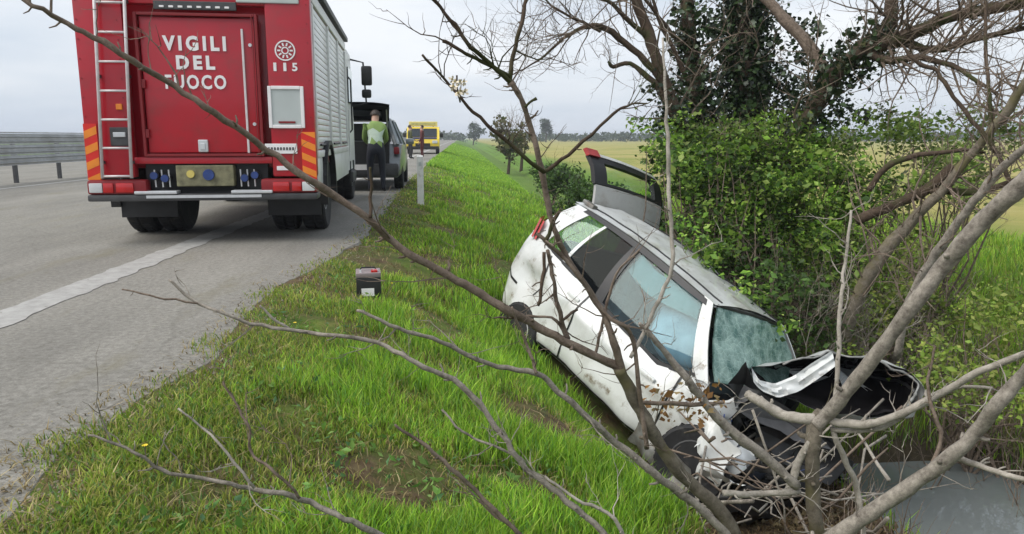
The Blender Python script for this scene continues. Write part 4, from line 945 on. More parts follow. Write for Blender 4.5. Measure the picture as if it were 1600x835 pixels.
def twigs_on(mb, P, r, n, ln, rg, lev=1, sides=4, up=.25, t0=.1, rs=.55, spread=1.0):
    """grow twigs off a polyline (several orders)"""
    for _ in range(n):
        t = rg.uniform(t0, 1) * (len(P) - 1); i = min(int(t), len(P) - 2); p = P[i].lerp(P[i + 1], t - i); tan = (P[i + 1] - P[i]).normalized()
        d = (tan * .7 + Vector((rg.gauss(0, 1), rg.gauss(0, 1), rg.gauss(up, 1))) * .7 * spread).normalized()
        l = ln * rg.uniform(.5, 1.3); seg = 5; pts = [p]; rr = [max(.0015, min(r[i] * rs, l * .016))]
        for k in range(seg):
            d = (d + Vector((rg.gauss(0, .22), rg.gauss(0, .22), rg.gauss(.06, .2)))).normalized(); pts.append(pts[-1] + d * l / seg); rr.append(rr[0] * (1 - .75 * (k + 1) / seg))
        mb.tube(pts, rr, sides, cap=False)
        if lev > 0: twigs_on(mb, pts, rr, rg.randint(2, 4), l * .5, rg, lev - 1, 3, up, .25, .7, spread)
def thorns(mb, P, r, n, rg, ln=(.012, .035)):
    """spurs and buds along a branch"""
    for _ in range(n):
        i = rg.randrange(1, len(P) - 1); tan = (P[i + 1] - P[i - 1]).normalized(); d = (tan.orthogonal().normalized()); d = Matrix.Rotation(rg.uniform(0, 6.28), 3, tan) @ d
        l = rg.uniform(*ln); mb.tube([P[i], P[i] + (d + tan * .5) * l * .5 + d * r[i], P[i] + (d + tan * .7) * l + d * r[i]], [r[i] * .45, r[i] * .35, r[i] * .22], 5)

def leaves(name, C, size, cols, parent, mt, rs=3, droop=.3, jit=.25, aspect=.6, kind='stuff', fold=.25, clumpvar=0):
    """leaf blades: C (n,3) centres; each a folded 4-vertex pair of triangles"""
    g = np.random.default_rng(rs); n = len(C)
    d = g.normal(size=(n, 3)); d[:, 2] = d[:, 2] * .6 - droop; d /= np.linalg.norm(d, axis=1, keepdims=True)
    s = np.cross(d, g.normal(size=(n, 3))); s /= np.linalg.norm(s, axis=1, keepdims=True); u = np.cross(d, s)
    L = size * np.clip(g.lognormal(-.05, .38, (n, 1)), .4, 2.2); W = L * aspect
    V = np.stack([C, C + d * L * .5 + s * W * .5 + u * L * fold * .4, C + d * L, C + d * L * .5 - s * W * .5 + u * L * fold * .4], 1)
    base = np.arange(n)[:, None] * 4
    F = np.concatenate([base + [0, 1, 2], base + [0, 2, 3]], 0)
    ci = g.integers(0, len(cols), n); c = np.array(cols)[ci] * (1 + g.uniform(-jit, jit, (n, 1)))
    if clumpvar: c = c * (1 + clumpvar * np.clip(vnoise(C[:, 0] * 1.3 + C[:, 2], C[:, 1] + C[:, 2] * 1.7, 6.5, rs)[:, None] * 2, -.8, 1.3))
    o = np_mesh(name, V.reshape(-1, 3), F, mt, parent, np.repeat(c, 4, 0))
    if kind: o['kind'] = kind
    return o
def blob_points(g, centres, radii, n, clump=30, cs=.13):
    """points in clumps filling ellipsoids"""
    out = []; tot = sum(r[0] * r[1] * r[2] for r in radii)
    for c, r in zip(centres, radii):
        m = max(2, int(n * r[0] * r[1] * r[2] / tot / clump))
        q = g.normal(size=(m, 3)); q /= np.linalg.norm(q, axis=1, keepdims=True); q *= g.uniform(.25, 1, (m, 1)) ** .5
        cc = np.array(c) + q * np.array(r)
        for k in cc: out.append(k + g.normal(size=(int(clump * g.uniform(.4, 1.6)), 3)) * cs * g.uniform(.6, 1.3))
    return np.concatenate(out)
def A(*a): return np.array(at(*a))
rg = random.Random(21)

# ---------------- ivy-clad tree standing behind the car
base = at(1125, 600, 9.0)
tree = empty('ivy_tree', (base.x, base.y, tz(base.x, base.y)), label='tall bare tree with several ivy-clad brown trunks rising behind the crashed car', cat='tree')
# children are built in world space, then given the inverse offset
def world_child(o, root): o.parent = root; o.matrix_parent_inverse = Matrix.Translation(-Vector(root.location)); return o
def wstem(root, name, px, d0, d1, m, crown=None, tw=0, tl=.5, lev=2, sides=9, up=.3, sp=1.0, sub=4):
    P, r = branch_pts(px, d0, d1, sub, .02)
    o = MB().tube(P, r, sides).build(name, m, None, smooth=True); world_child(o, root)
    if tw: twigs_on(crown, P, r, tw, tl, rg, lev, 4, up, spread=sp)
    return P, r
crown = MB()
T1 = wstem(tree, 'trunk', [(1118, 640, 32), (1110, 480, 30), (1100, 380, 28), (1085, 270, 27), (1060, 190, 26), (1035, 120, 25), (1012, 50, 22), (985, -25, 20), (950, -120, 14)], 9.0, 8.6, B_dark, crown, 26, .9)
T2 = wstem(tree, 'trunk', [(1122, 640, 36), (1120, 450, 34), (1115, 320, 32), (1105, 220, 30), (1088, 140, 28), (1078, 60, 26), (1074, -25, 24), (1080, -140, 18)], 9.1, 9.3, B_dark, crown, 30, .8)
T3 = wstem(tree, 'trunk', [(1130, 640, 44), (1140, 480, 46), (1160, 350, 46), (1172, 250, 46), (1165, 150, 44), (1160, 60, 42), (1166, -30, 38), (1180, -150, 26)], 9.3, 9.6, B_dark, crown, 30, .8)
T4 = wstem(tree, 'trunk', [(1150, 640, 40), (1185, 430, 38), (1222, 300, 38), (1255, 200, 36), (1295, 130, 34), (1335, 88, 32), (1385, 48, 28), (1392, 0, 24), (1388, -80, 18)], 9.2, 8.4, B_dark, crown, 36, .9)
wl = lambda *a, **k: wstem(tree, 'limb', *a, **k)
wl([(1295, 125, 24), (1262, 70, 24), (1215, 20, 22), (1170, -30, 16)], 8.8, 9.2, B_brown, crown, 8, .7)
wl([(1302, 112, 30), (1352, 78, 28), (1420, 55, 27), (1482, 28, 24), (1540, 16, 22), (1625, 0, 18)], 8.7, 7.6, B_dark, crown, 60, .9)
wl([(1400, 62, 16), (1460, 78, 14), (1520, 62, 12), (1620, 40, 9)], 8.4, 7.6, B_dark, crown, 44, .8)
wl([(1350, 80, 18), (1390, 95, 15), (1440, 90, 12), (1500, 110, 9), (1560, 150, 5)], 8.5, 7.4, B_dark, crown, 40, .7, up=-.2)
wl([(1052, 170, 18), (1030, 122, 15), (988, 76, 13), (948, 46, 12), (918, 42, 9), (880, 60, 6), (842, 95, 4), (800, 118, 2)], 8.8, 8.3, B_dark, crown, 16, .6)
wl([(1060, 190, 16), (1022, 130, 12), (985, 100, 9), (958, 104, 8), (950, 96, 5)], 8.8, 8.6, B_dark, crown, 8, .4)
wl([(1012, 60, 12), (970, 20, 9), (925, -20, 6)], 8.7, 8.4, B_dark, crown, 14, .7)
wl([(1070, 75, 10), (1040, 40, 8), (1000, -10, 6)], 9.2, 8.8, B_dark, crown, 10, .6)
wl([(1088, 150, 10), (1060, 95, 9), (1030, 30, 7), (1015, -20, 5)], 9.1, 8.9, B_dark, crown, 8, .6)
wl([(940, 50, 6), (900, 30, 5), (860, 8, 4), (840, -20, 3)], 8.4, 8.1, B_dark, crown, 16, .7, up=.1)
for k, (x, y, d) in enumerate([(955, 60, 8.4), (930, 45, 8.4), (905, 48, 8.3), (985, 78, 8.5), (870, 70, 8.2)]):
    p = at(x, y, d); q = at(x - 60 - 20 * k, y + (30 if k % 2 else -30), d - .3); twigs_on(crown, [p, p.lerp(q, .5), q], [.012, .008, .004], 9, .55, rg, 2, 3, .1)
cr = crown.build('twigs', B_brown, None, fix=False); world_child(cr, tree); cr['kind'] = 'stuff'
g = np.random.default_rng(5)
def along(P, n, rad, t0=0, t1=1):
    out = []
    for _ in range(n):
        t = g.uniform(t0, t1) * (len(P) - 1); i = min(int(t), len(P) - 2); p = np.array(P[i].lerp(P[i + 1], t - i)); out.append(p + np.clip(g.normal(size=3), -1.5, 1.5) * rad)
    return np.array(out)
iv = np.concatenate([along(T3[0], 12000, .17, .25, 1), along(T2[0], 3600, .13, .1, .8), along(T4[0], 2600, .16, .15, .75), along(T1[0], 1300, .12, .1, .6), blob_points(g, [A(1100, 170, 9.3), A(1060, 210, 9.1), A(1120, 90, 9.5), A(1240, 150, 9.4), A(1120, 20, 9.6), A(1250, 60, 9.4), A(1310, 180, 9.0), A(1040, 150, 9.2)], [(.34, .3, .34), (.34, .3, .26), (.28, .25, .36), (.3, .3, .34), (.3, .3, .3), (.3, .3, .3), (.3, .3, .22), (.26, .25, .22)], 2200, 22, .07), blob_points(g, [A(1190, 90, 9.6), A(1180, 10, 9.6), A(1215, 180, 9.5), A(1150, 200, 9.4)], [(.28, .25, .5), (.3, .25, .4), (.25, .25, .4), (.3, .25, .4)], 3200, 25, .10)])
o = leaves('ivy', iv, .058, [(.018, .035, .012), (.028, .055, .018), (.045, .08, .025), (.012, .022, .009)], None, L_ivy, 4, .5, aspect=.85); world_child(o, tree)

# ---------------- fresh green shrubs between the car and the tree
def shrub(name, label, blobs, n, size, cols, seed, stems=10, group=None, mt=None, clump=26, cs=.075, tw=None, cat='shrub'):
    g2 = np.random.default_rng(seed); cs_ = [np.array(at(x, y, d)) for (x, y, d, *_r) in blobs]; rad = [tuple(np.array(b[3:6])) for b in blobs]
    cx = np.mean(cs_, 0); rt_ = empty(name, (cx[0], cx[1], tz(cx[0], cx[1])), label=label, cat=cat, group=group)
    P = blob_points(g2, cs_, rad, n, clump, cs)
    gz = terrain(P[:, 0], P[:, 1]); P = P[P[:, 2] > gz + .03]
    o = leaves('leaves', P, size, cols, None, mt or L_leaf, seed, .1, clumpvar=.55); world_child(o, rt_)
    r2 = random.Random(seed); mb = MB(); bp = Vector(rt_.location) + Vector((0, 0, -.05))
    for k in range(stems):
        e = Vector(P[r2.randrange(len(P))]); m = bp.lerp(e, .5) + Vector((r2.gauss(0, .15), r2.gauss(0, .15), .12)); b0 = bp + Vector((r2.gauss(0, .18), r2.gauss(0, .18), 0)); b0.z = tz(b0.x, b0.y) - .03
        pts = [b0, b0.lerp(m, .5) + Vector((r2.gauss(0, .05), r2.gauss(0, .05), 0)), m, m.lerp(e, .5) + Vector((r2.gauss(0, .06), r2.gauss(0, .06), .04)), e]
        rr = [.016, .013, .010, .007, .003]; mb.tube(pts, rr, 5, cap=False); twigs_on(mb, [Vector(p) for p in pts], rr, 6, .35, r2, 1, 3, .3)
    o = mb.build('stems', tw or B_brown, None, fix=False); world_child(o, rt_); o['kind'] = 'stuff'
    return rt_
DKGR = [(.045, .09, .02), (.065, .13, .025), (.09, .17, .035), (.03, .055, .015)]
GREEN = [(.13, .25, .03), (.18, .32, .04), (.24, .37, .06), (.08, .15, .025), (.27, .36, .08)]
DKGR = [(.045, .09, .02), (.065, .13, .025), (.09, .17, .035), (.03, .055, .015)]
shrub('leafy_shrub', 'bright green leafy shrub overhanging the roof of the crashed car', [(1105, 270, 8.3, .55, .4, .42), (1060, 245, 8.6, .35, .3, .22), (1120, 370, 8.0, .45, .35, .40), (1180, 320, 8.2, .5, .4, .45), (1090, 395, 7.5, .25, .25, .16), (1052, 262, 7.6, .24, .2, .16), (1105, 430, 6.9, .22, .18, .10), (1150, 475, 6.7, .25, .18, .10), (1030, 225, 7.9, .25, .2, .13), (1068, 350, 7.1, .18, .16, .10), (1185, 455, 6.5, .26, .18, .13), (1225, 505, 6.35, .18, .15, .09), (1110, 385, 6.9, .24, .18, .14)], 9500, .055, GREEN + DKGR, 31, 46)
shrub('leafy_shrub', 'fresh green leafy shrub right of the ivy trunks above the windscreen', [(1270, 310, 8.3, .6, .45, .45), (1300, 400, 8.0, .5, .4, .4), (1240, 250, 8.6, .45, .4, .3), (1350, 300, 8.2, .4, .4, .35)], 8000, .055, GREEN + DKGR[:2], 32, 40)
shrub('leafy_shrub', 'tall light green shrub climbing in front of the ivy trunks', [(1130, 225, 8.7, .5, .35, .28), (1200, 210, 8.8, .45, .35, .25), (1075, 200, 8.7, .3, .25, .15), (1290, 235, 8.7, .45, .35, .25), (1020, 190, 8.5, .2, .2, .1)], 4200, .05, GREEN + [(.20, .24, .10)], 37, 30)
shrub('dense_shrub', 'dark dense shrub crowding the roof edge of the crashed car', [(1180, 430, 7.9, .6, .4, .35), (1225, 470, 7.5, .45, .4, .3), (1150, 330, 8.7, .55, .4, .5), (1270, 520, 7.3, .35, .3, .25)], 5500, .05, DKGR, 33, 50)
shrub('olive_shrub', 'thin yellow-green shrub growing behind the raised bonnet', [(1330, 470, 8.0, .6, .5, .4), (1400, 400, 8.2, .6, .5, .4), (1300, 560, 7.4, .4, .4, .25), (1440, 500, 7.6, .5, .4, .4)], 6500, .045, [(.22, .30, .05), (.17, .25, .04), (.27, .28, .08), (.10, .15, .03)], 34, 40)
shrub('bank_weeds', 'yellow-green weeds on the far bank right of the raised bonnet', [(1500, 560, 6.8, .5, .4, .25), (1570, 490, 7.2, .5, .5, .3), (1460, 610, 6.3, .4, .35, .18), (1560, 620, 6.2, .4, .4, .2)], 2600, .045, [(.26, .36, .06), (.20, .31, .05), (.32, .36, .09)], 36, 26, cat='weeds')
shrub('leafy_shrub', 'loose light green shrub under the right-hand limbs of the tree', [(1440, 220, 8.6, .5, .4, .3), (1500, 260, 8.4, .5, .4, .3), (1380, 200, 8.8, .45, .4, .25), (1560, 200, 8.4, .4, .4, .3), (1470, 300, 8.2, .5, .4, .2)], 5200, .05, [(.20, .30, .06), (.26, .34, .09), (.12, .20, .04)], 35, 24)

# ---------------- leaning half-fallen tree at the right
b0 = at(1338, 470, 7.4)
ft = empty('leaning_tree', (b0.x, b0.y, tz(b0.x, b0.y)), label='dark mossy leaning tree with low crooked limbs over the far ditch bank', cat='tree')
cr2 = MB()
wstem(ft, 'trunk', [(1310, 560, 24), (1338, 470, 26), (1372, 408, 27), (1420, 350, 23), (1470, 300, 19), (1500, 262, 18), (1540, 215, 17), (1575, 170, 18), (1625, 95, 20)], 7.4, 6.2, B_olive, cr2, 50, .6, 2)
wstem(ft, 'limb', [(1338, 345, 20), (1400, 318, 20), (1450, 296, 20), (1488, 262, 20)], 7.2, 6.8, B_dark, cr2, 10, .5, 1)
wstem(ft, 'limb', [(1455, 298, 14), (1520, 300, 14), (1560, 292, 12), (1625, 262, 8)], 6.9, 6.3, B_dark, cr2, 12, .5, 1)
wstem(ft, 'limb', [(1358, 298, 11), (1378, 268, 12), (1420, 246, 11), (1490, 236, 8), (1540, 238, 5)], 7.1, 6.6, B_dark, cr2, 8, .4, 1)
wstem(ft, 'limb', [(1410, 72, 4), (1436, 100, 8), (1466, 112, 8), (1490, 150, 8), (1530, 202, 9), (1562, 245, 9), (1580, 290, 8)], 6.6, 6.4, B_dark, cr2, 8, .4, 1)
wstem(ft, 'limb', [(1548, 235, 8), (1548, 170, 8), (1541, 100, 7), (1540, 20, 6), (1545, -30, 5)], 6.5, 6.6, B_dark, cr2, 10, .5, 1)
wstem(ft, 'limb', [(1400, 560, 14), (1420, 470, 15), (1452, 410, 16), (1500, 345, 16), (1545, 285, 15), (1625, 205, 14)], 6.6, 5.2, B_grey, cr2, 34, .5, 2)
o = cr2.build('twigs', B_brown, None, fix=False); world_child(o, ft); o['kind'] = 'stuff'

# ---------------- bare thicket stems around the far bank
def thicket(label, x0, x1, y0, y1, d0, d1, n, h, seed, m):
    r3 = random.Random(seed); p = at((x0 + x1) / 2, (y0 + y1) / 2, (d0 + d1) / 2); rt_ = empty('bare_thicket', (p.x, p.y, tz(p.x, p.y)), label=label, cat='thicket')
    mb = MB()
    for k in range(n):
        b = at(r3.uniform(x0, x1), r3.uniform(y0, y1), r3.uniform(d0, d1)); b.z = tz(b.x, b.y) - .03; d = Vector((r3.gauss(0, .35), r3.gauss(0, .35), 1)).normalized(); l = h * r3.uniform(.4, 1.3); pts = [b]; rr = [r3.uniform(.004, .010)]
        for j in range(7): d = (d + Vector((r3.gauss(0, .16), r3.gauss(0, .16), r3.gauss(0, .1)))).normalized(); pts.append(pts[-1] + d * l / 7); rr.append(rr[0] * (1 - .8 * (j + 1) / 7))
        mb.tube(pts, rr, 4, cap=False); twigs_on(mb, pts, rr, 5, l * .4, r3, 1, 3, .4)
    o = mb.build('stems', m, None, fix=False); world_child(o, rt_); o['kind'] = 'stuff'
thicket('tangled brown thicket of thin stems beside the raised bonnet', 1230, 1420, 480, 560, 7.0, 8.2, 90, 1.0, 61, B_grey)
thicket('dry brown brush tangled against the roof of the crashed car', 1120, 1300, 420, 500, 7.4, 8.4, 70, 1.3, 63, B_brown)
thicket('thin leafless stems on the far bank beyond the water', 1420, 1650, 520, 640, 5.8, 7.4, 20, .9, 62, B_brown)

# ---------------- bare bushes at the foot of the crashed car: traced foreground branches
def bare_tree(label, name, root_px, root_d, parts, seed):
    p = at(*root_px, root_d); z = tz(p.x, p.y); rt_ = empty(name, (p.x, p.y, min(z, p.z)), label=label, cat='tree'); r4 = random.Random(seed)
    for (nm, px, d0, d1, m, nt) in parts:
        P, r = branch_pts(px, d0, d1, 5); mb = MB(); mb.tube(P, r, 8); thorns(mb, P, r, nt, r4)
        o = mb.build(nm, m, None, smooth=True); world_child(o, rt_)
        if nt > 1: q = MB(); twigs_on(q, P, r, max(2, nt), .20, r4, 1, 4, .3); o2 = q.build('twig', m, None, fix=False); world_child(o2, rt_); o2['kind'] = 'stuff'
    return rt_
bare_tree('stout bare grey tree forking in front of the car bonnet', 'bare_tree', (1290, 905), 3.45, [
    ('trunk', [(1292, 930, 34), (1285, 870, 32), (1272, 800, 30), (1268, 720, 29), (1274, 668, 32), (1284, 645, 30)], 3.5, 3.3, B_olive, 4),
    ('branch', [(1274, 665, 28), (1300, 640, 28), (1365, 560, 28), (1440, 460, 29), (1520, 362, 32), (1600, 285, 36), (1680, 210, 38)], 3.3, 2.5, B_grey, 3),
    ('branch', [(1282, 655, 22), (1228, 650, 22), (1196, 634, 20), (1168, 616, 18)], 3.3, 3.5, B_pale, 2),
    ('branch', [(1284, 655, 16), (1340, 664, 17), (1390, 654, 15), (1450, 626, 15), (1530, 582, 14), (1620, 546, 12)], 3.3, 2.7, B_pale, 5),
    ('branch', [(1300, 672, 11), (1380, 668, 9), (1470, 612, 8), (1550, 606, 6)], 3.3, 2.9, B_pale, 4),
    ('branch', [(1232, 772, 15), (1246, 730, 15), (1266, 690, 15), (1284, 664, 14)], 3.4, 3.3, B_pale, 2),
    ('branch', [(1302, 660, 8), (1308, 580, 9), (1312, 500, 8), (1318, 430, 7), (1330, 330, 5)], 3.3, 3.5, B_pale, 7),
    ('branch', [(1300, 668, 11), (1316, 710, 12), (1336, 755, 12), (1345, 800, 12), (1350, 860, 12)], 3.3, 3.45, B_pale, 4)], 41)
bare_tree('grey bare limb slanting up over the dark ditch water', 'bare_tree', (1240, 890), 3.1, [
    ('trunk', [(1180, 930, 36), (1240, 885, 34), (1310, 835, 32), (1400, 775, 30), (1492, 708, 28), (1560, 632, 26), (1620, 560, 26)], 3.2, 2.5, B_grey, 5),
    ('branch', [(1492, 712, 14), (1540, 732, 12), (1625, 756, 11)], 2.8, 2.5, B_pale, 3),
    ('branch', [(1440, 745, 8), (1470, 690, 8), (1450, 610, 6), (1462, 540, 4)], 2.9, 3.0, B_brown, 5)], 42)
bare_tree('slender bare tree whose long branches reach across the fire engine', 'bare_tree', (1150, 850), 3.3, [
    ('trunk', [(1175, 900, 30), (1130, 805, 28), (1065, 742, 26), (1022, 680, 25), (990, 620, 24), (968, 575, 22)], 3.35, 2.9, B_olive, 4),
    ('branch', [(968, 575, 20), (905, 545, 18), (842, 512, 18), (765, 468, 18), (700, 430, 16), (625, 388, 15), (575, 342, 14), (482, 280, 14), (400, 222, 13), (320, 166, 13), (240, 115, 12), (160, 66, 12), (95, 32, 10), (30, -4, 9)], 2.9, 1.9, B_brown, 16),
    ('branch', [(972, 580, 17), (955, 522, 14), (932, 470, 12), (886, 402, 11), (862, 345, 11), (850, 285, 12), (836, 225, 11), (818, 165, 11), (800, 128, 12)], 2.9, 2.6, B_brown, 8),
    ('branch', [(800, 130, 10), (770, 105, 9), (735, 72, 8), (703, 30, 8), (670, -8, 6)], 2.6, 2.4, B_dark, 5),
    ('branch', [(800, 132, 9), (797, 112, 9), (808, 62, 8), (824, -5, 8), (830, -40, 6)], 2.6, 2.6, B_dark, 4),
    ('branch', [(796, 120, 8), (752, 96, 7), (722, 80, 7), (693, 64, 7)], 2.6, 2.45, B_dark, 4),
    ('branch', [(850, 270, 9), (792, 222, 8), (740, 175, 7), (702, 132, 6), (662, 87, 5)], 2.65, 2.35, B_dark, 5),
    ('branch', [(850, 270, 8), (900, 232, 7), (958, 178, 6), (985, 165, 4), (1010, 160, 3)], 2.65, 2.6, B_dark, 4),
    ('branch', [(819, 166, 5), (830, 160, 5), (840, 153, 7)], 2.6, 2.6, B_dark, 0),
    ('branch', [(838, 366, 7), (860, 384, 8), (900, 425, 8), (945, 492, 8), (985, 520, 9), (1000, 620, 10), (1010, 700, 10)], 2.7, 3.0, B_brown, 8),
    ('branch', [(852, 378, 8), (866, 346, 8), (876, 330, 6)], 2.7, 2.7, B_dark, 1),
    ('branch', [(856, 392, 8), (866, 440, 8), (874, 490, 9), (888, 528, 10)], 2.7, 2.85, B_brown, 4),
    ('branch', [(850, 395, 7), (848, 440, 7), (840, 478, 6)], 2.7, 2.7, B_dark, 1),
    ('branch', [(886, 528, 7), (862, 497, 6), (800, 497, 5), (770, 497, 3)], 2.85, 2.75, B_brown, 2),
    ('branch', [(880, 500, 6), (892, 490, 6), (902, 484, 5)], 2.8, 2.8, B_dark, 0),
    ('branch', [(985, 560, 8), (1015, 500, 8), (1050, 415, 8), (1047, 330, 8), (1044, 250, 8), (1040, 150, 6), (1036, 60, 4)], 2.9, 3.0, B_pale, 5),
    ('branch', [(930, 560, 6), (942, 500, 6), (962, 430, 5), (1000, 390, 4)], 2.9, 2.9, B_brown, 4),
    ('branch', [(578, 340, 7), (580, 300, 6), (579, 262, 5)], 2.35, 2.35, B_dark, 1),
    ('branch', [(1000, 630, 9), (1080, 632, 9), (1130, 628, 6)], 3.0, 3.1, B_brown, 5),
    ('branch', [(1245, 760, 18), (1190, 710, 20), (1130, 662, 19), (1085, 608, 16), (1035, 545, 12), (1000, 505, 8)], 3.2, 3.0, B_grey, 6),
    ('branch', [(1130, 770, 12), (1180, 773, 13), (1250, 768, 12)], 3.2, 3.2, B_pale, 3),
    ('branch', [(1150, 855, 18), (1095, 795, 17), (1020, 738, 16), (950, 680, 14), (882, 620, 12), (838, 585, 11), (762, 568, 10), (690, 535, 9), (622, 513, 8), (558, 486, 6)], 3.1, 2.4, B_grey, 10),
    ('branch', [(838, 585, 7), (826, 545, 6), (800, 480, 4)], 2.65, 2.6, B_brown, 2)], 43)
bare_tree('low bare bush with thin branches spreading over the grass and road edge', 'bare_bush', (1010, 925), 2.45, [
    ('branch', [(1020, 935, 16), (942, 832, 14), (872, 772, 13), (812, 722, 12), (785, 680, 11), (722, 603, 11), (650, 568, 10), (590, 536, 9), (482, 520, 8), (392, 505, 7), (312, 475, 6), (264, 438, 5)], 2.5, 2.35, B_grey, 9),
    ('branch', [(455, 517, 5), (430, 500, 5), (405, 478, 4)], 2.4, 2.35, B_pale, 0),
    ('branch', [(310, 474, 4), (245, 464, 4), (192, 452, 3)], 2.35, 2.35, B_brown, 1),
    ('branch', [(900, 960, 16), (700, 882, 15), (592, 836, 14), (540, 810, 12), (470, 780, 11), (400, 765, 9), (330, 750, 8), (252, 735, 7), (210, 706, 6), (138, 680, 5)], 2.45, 2.05, B_grey, 8),
    ('branch', [(470, 778, 6), (440, 746, 6), (396, 712, 6), (386, 662, 5), (348, 598, 4)], 2.15, 2.15, B_brown, 4),
    ('branch', [(398, 762, 6), (342, 692, 5), (278, 638, 4)], 2.1, 2.1, B_pale, 3),
    ('branch', [(870, 900, 11), (815, 838, 10), (742, 767, 9), (684, 712, 8), (655, 690, 7), (618, 665, 5)], 2.45, 2.3, B_brown, 5),
    ('branch', [(805, 712, 6), (770, 696, 5), (730, 680, 5), (690, 642, 4)], 2.45, 2.4, B_grey, 3),
    ('branch', [(1000, 905, 9), (960, 812, 8), (900, 780, 6), (850, 745, 5)], 2.5, 2.45, B_pale, 4)], 44)
# blossom on the slender twig
bl = empty('blossom_cluster', at(714, 138, 2.38), label='small white blossom cluster on the dark twig beside the road', cat='blossom')
pc = MB(); cc = MB(); r5 = random.Random(9)
for k in range(9):
    c = Vector((r5.gauss(0, .016), r5.gauss(0, .014), r5.gauss(0, .02)))
    for q in range(5):
        a = 2 * math.pi * q / 5 + r5.random(); d = Vector((math.cos(a), r5.uniform(-.5, .5), math.sin(a))).normalized(); s_ = d.orthogonal().normalized(); L_ = r5.uniform(.011, .017)
        pc.add([c, c + d * L_ * .6 + s_ * L_ * .38, c + d * L_, c + d * L_ * .6 - s_ * L_ * .38], [(0, 1, 2, 3)])
    cc.lathe([(.004, 0), (.003, .005)], c, 'z', 6)
pt = pc.build('petals', mat('cream_petals', (.66, .58, .44), .6, .25, scale=60), bl, fix=False); pt['kind'] = 'stuff'
o = cc.build('flower_centres', mat('olive_flower_centres', (.25, .20, .06), .7, .2), bl); o['kind'] = 'stuff'
MB().tube([(.0, 0, .04), (0, 0, 0), (.01, 0, -.045)], .003, 5).build('stalk', B_dark, bl)

# ---------------- broken twigs heaped under the crushed nose
p = at(1180, 800, 3.7); db = empty('broken_twigs', (p.x, p.y, tz(p.x, p.y)), label='heap of broken twigs and splinters under the crushed car nose', cat='twigs')
for k in range(48):
    px, py, d = rg.uniform(1080, 1380), rg.uniform(680, 850), rg.uniform(3.45, 4.5); a = at(px, py, d); a.z = max(a.z, tz(a.x, a.y) + .01); v = Vector((rg.gauss(0, 1), rg.gauss(0, 1), rg.gauss(0, .9))).normalized() * rg.uniform(.08, .5)
    r0 = rg.uniform(.004, .011); pts = [a - v, a - v * .3 + Vector((rg.gauss(0, .02), rg.gauss(0, .02), rg.gauss(0, .03))), a + v * .4 + Vector((rg.gauss(0, .02), rg.gauss(0, .02), rg.gauss(0, .03))), a + v]
    for q in pts: q.z = max(q.z, tz(q.x, q.y) + .005)
    world_child(MB().tube(pts, [r0, r0 * .9, r0 * .7, r0 * .4], 5).build('stick', rg.choice([B_pale, B_grey, B_grey, B_brown]), None, smooth=True), db)
P_ = np.stack([np.array(at(rg.uniform(1010, 1130), rg.uniform(600, 660), rg.uniform(3.0, 3.3))) for _ in range(120)]); o = leaves('withered_leaves', P_, .03, [(.28, .15, .05), (.22, .12, .05), (.32, .24, .12)], None, L_dry, 55, .4); world_child(o, db)

# wet leaf litter and reeds on the muddy ditch side
r7 = np.random.default_rng(91); xl = r7.normal(2.55, .5, 6500); yl = r7.normal(4.9, .95, 6500); zl = terrain(xl, yl); k = (zl > WATER_Z - .02) & (xl > 1.0)
zl = np.maximum(zl, WATER_Z) + .008
o = leaves('leaf_litter', np.stack([xl, yl, zl], -1)[k], .045, [(.10, .07, .04), (.16, .11, .06), (.06, .045, .03), (.20, .16, .09)], None, L_dry, 56, 0, aspect=.6); tag(o, 'brown dead leaves covering the muddy ditch side', 'leaf litter')
def reeds(label, spots, seed):
    r8 = random.Random(seed)
    for (cx, cy, n, h) in spots:
        rt_ = empty('reed_clump', (cx, cy, tz(cx, cy)), label=label, cat='reeds', group='dry reeds in the ditch'); mb = MB()
        for k in range(n):
            b = Vector((r8.gauss(0, .16), r8.gauss(0, .16), -.03)); b.z += tz(cx + b.x, cy + b.y) - tz(cx, cy); d = Vector((r8.gauss(0, .3), r8.gauss(0, .3), 1)).normalized(); l_ = h * r8.uniform(.4, 1.2); pts = [b]; rr = [r8.uniform(.003, .006)]
            for j in range(4): d = (d + Vector((r8.gauss(0, .12), r8.gauss(0, .12), -.03))).normalized(); pts.append(pts[-1] + d * l_ / 4); rr.append(rr[0] * (1 - .2 * (j + 1)))
            mb.tube(pts, rr, 3, cap=False)
        o = mb.build('stalks', B_pale if r8.random() < .5 else B_brown, rt_, fix=False); o['kind'] = 'stuff'
reeds('clump of dry brown stalks standing at the edge of the ditch water', [(2.75, 4.6, 26, .45), (3.05, 5.2, 26, .5), (2.5, 4.1, 24, .4), (3.25, 5.8, 24, .55), (4.6, 5.2, 22, .7), (4.6, 6.6, 24, .7), (3.1, 4.6, 20, .4), (4.7, 4.4, 22, .7)], 93)

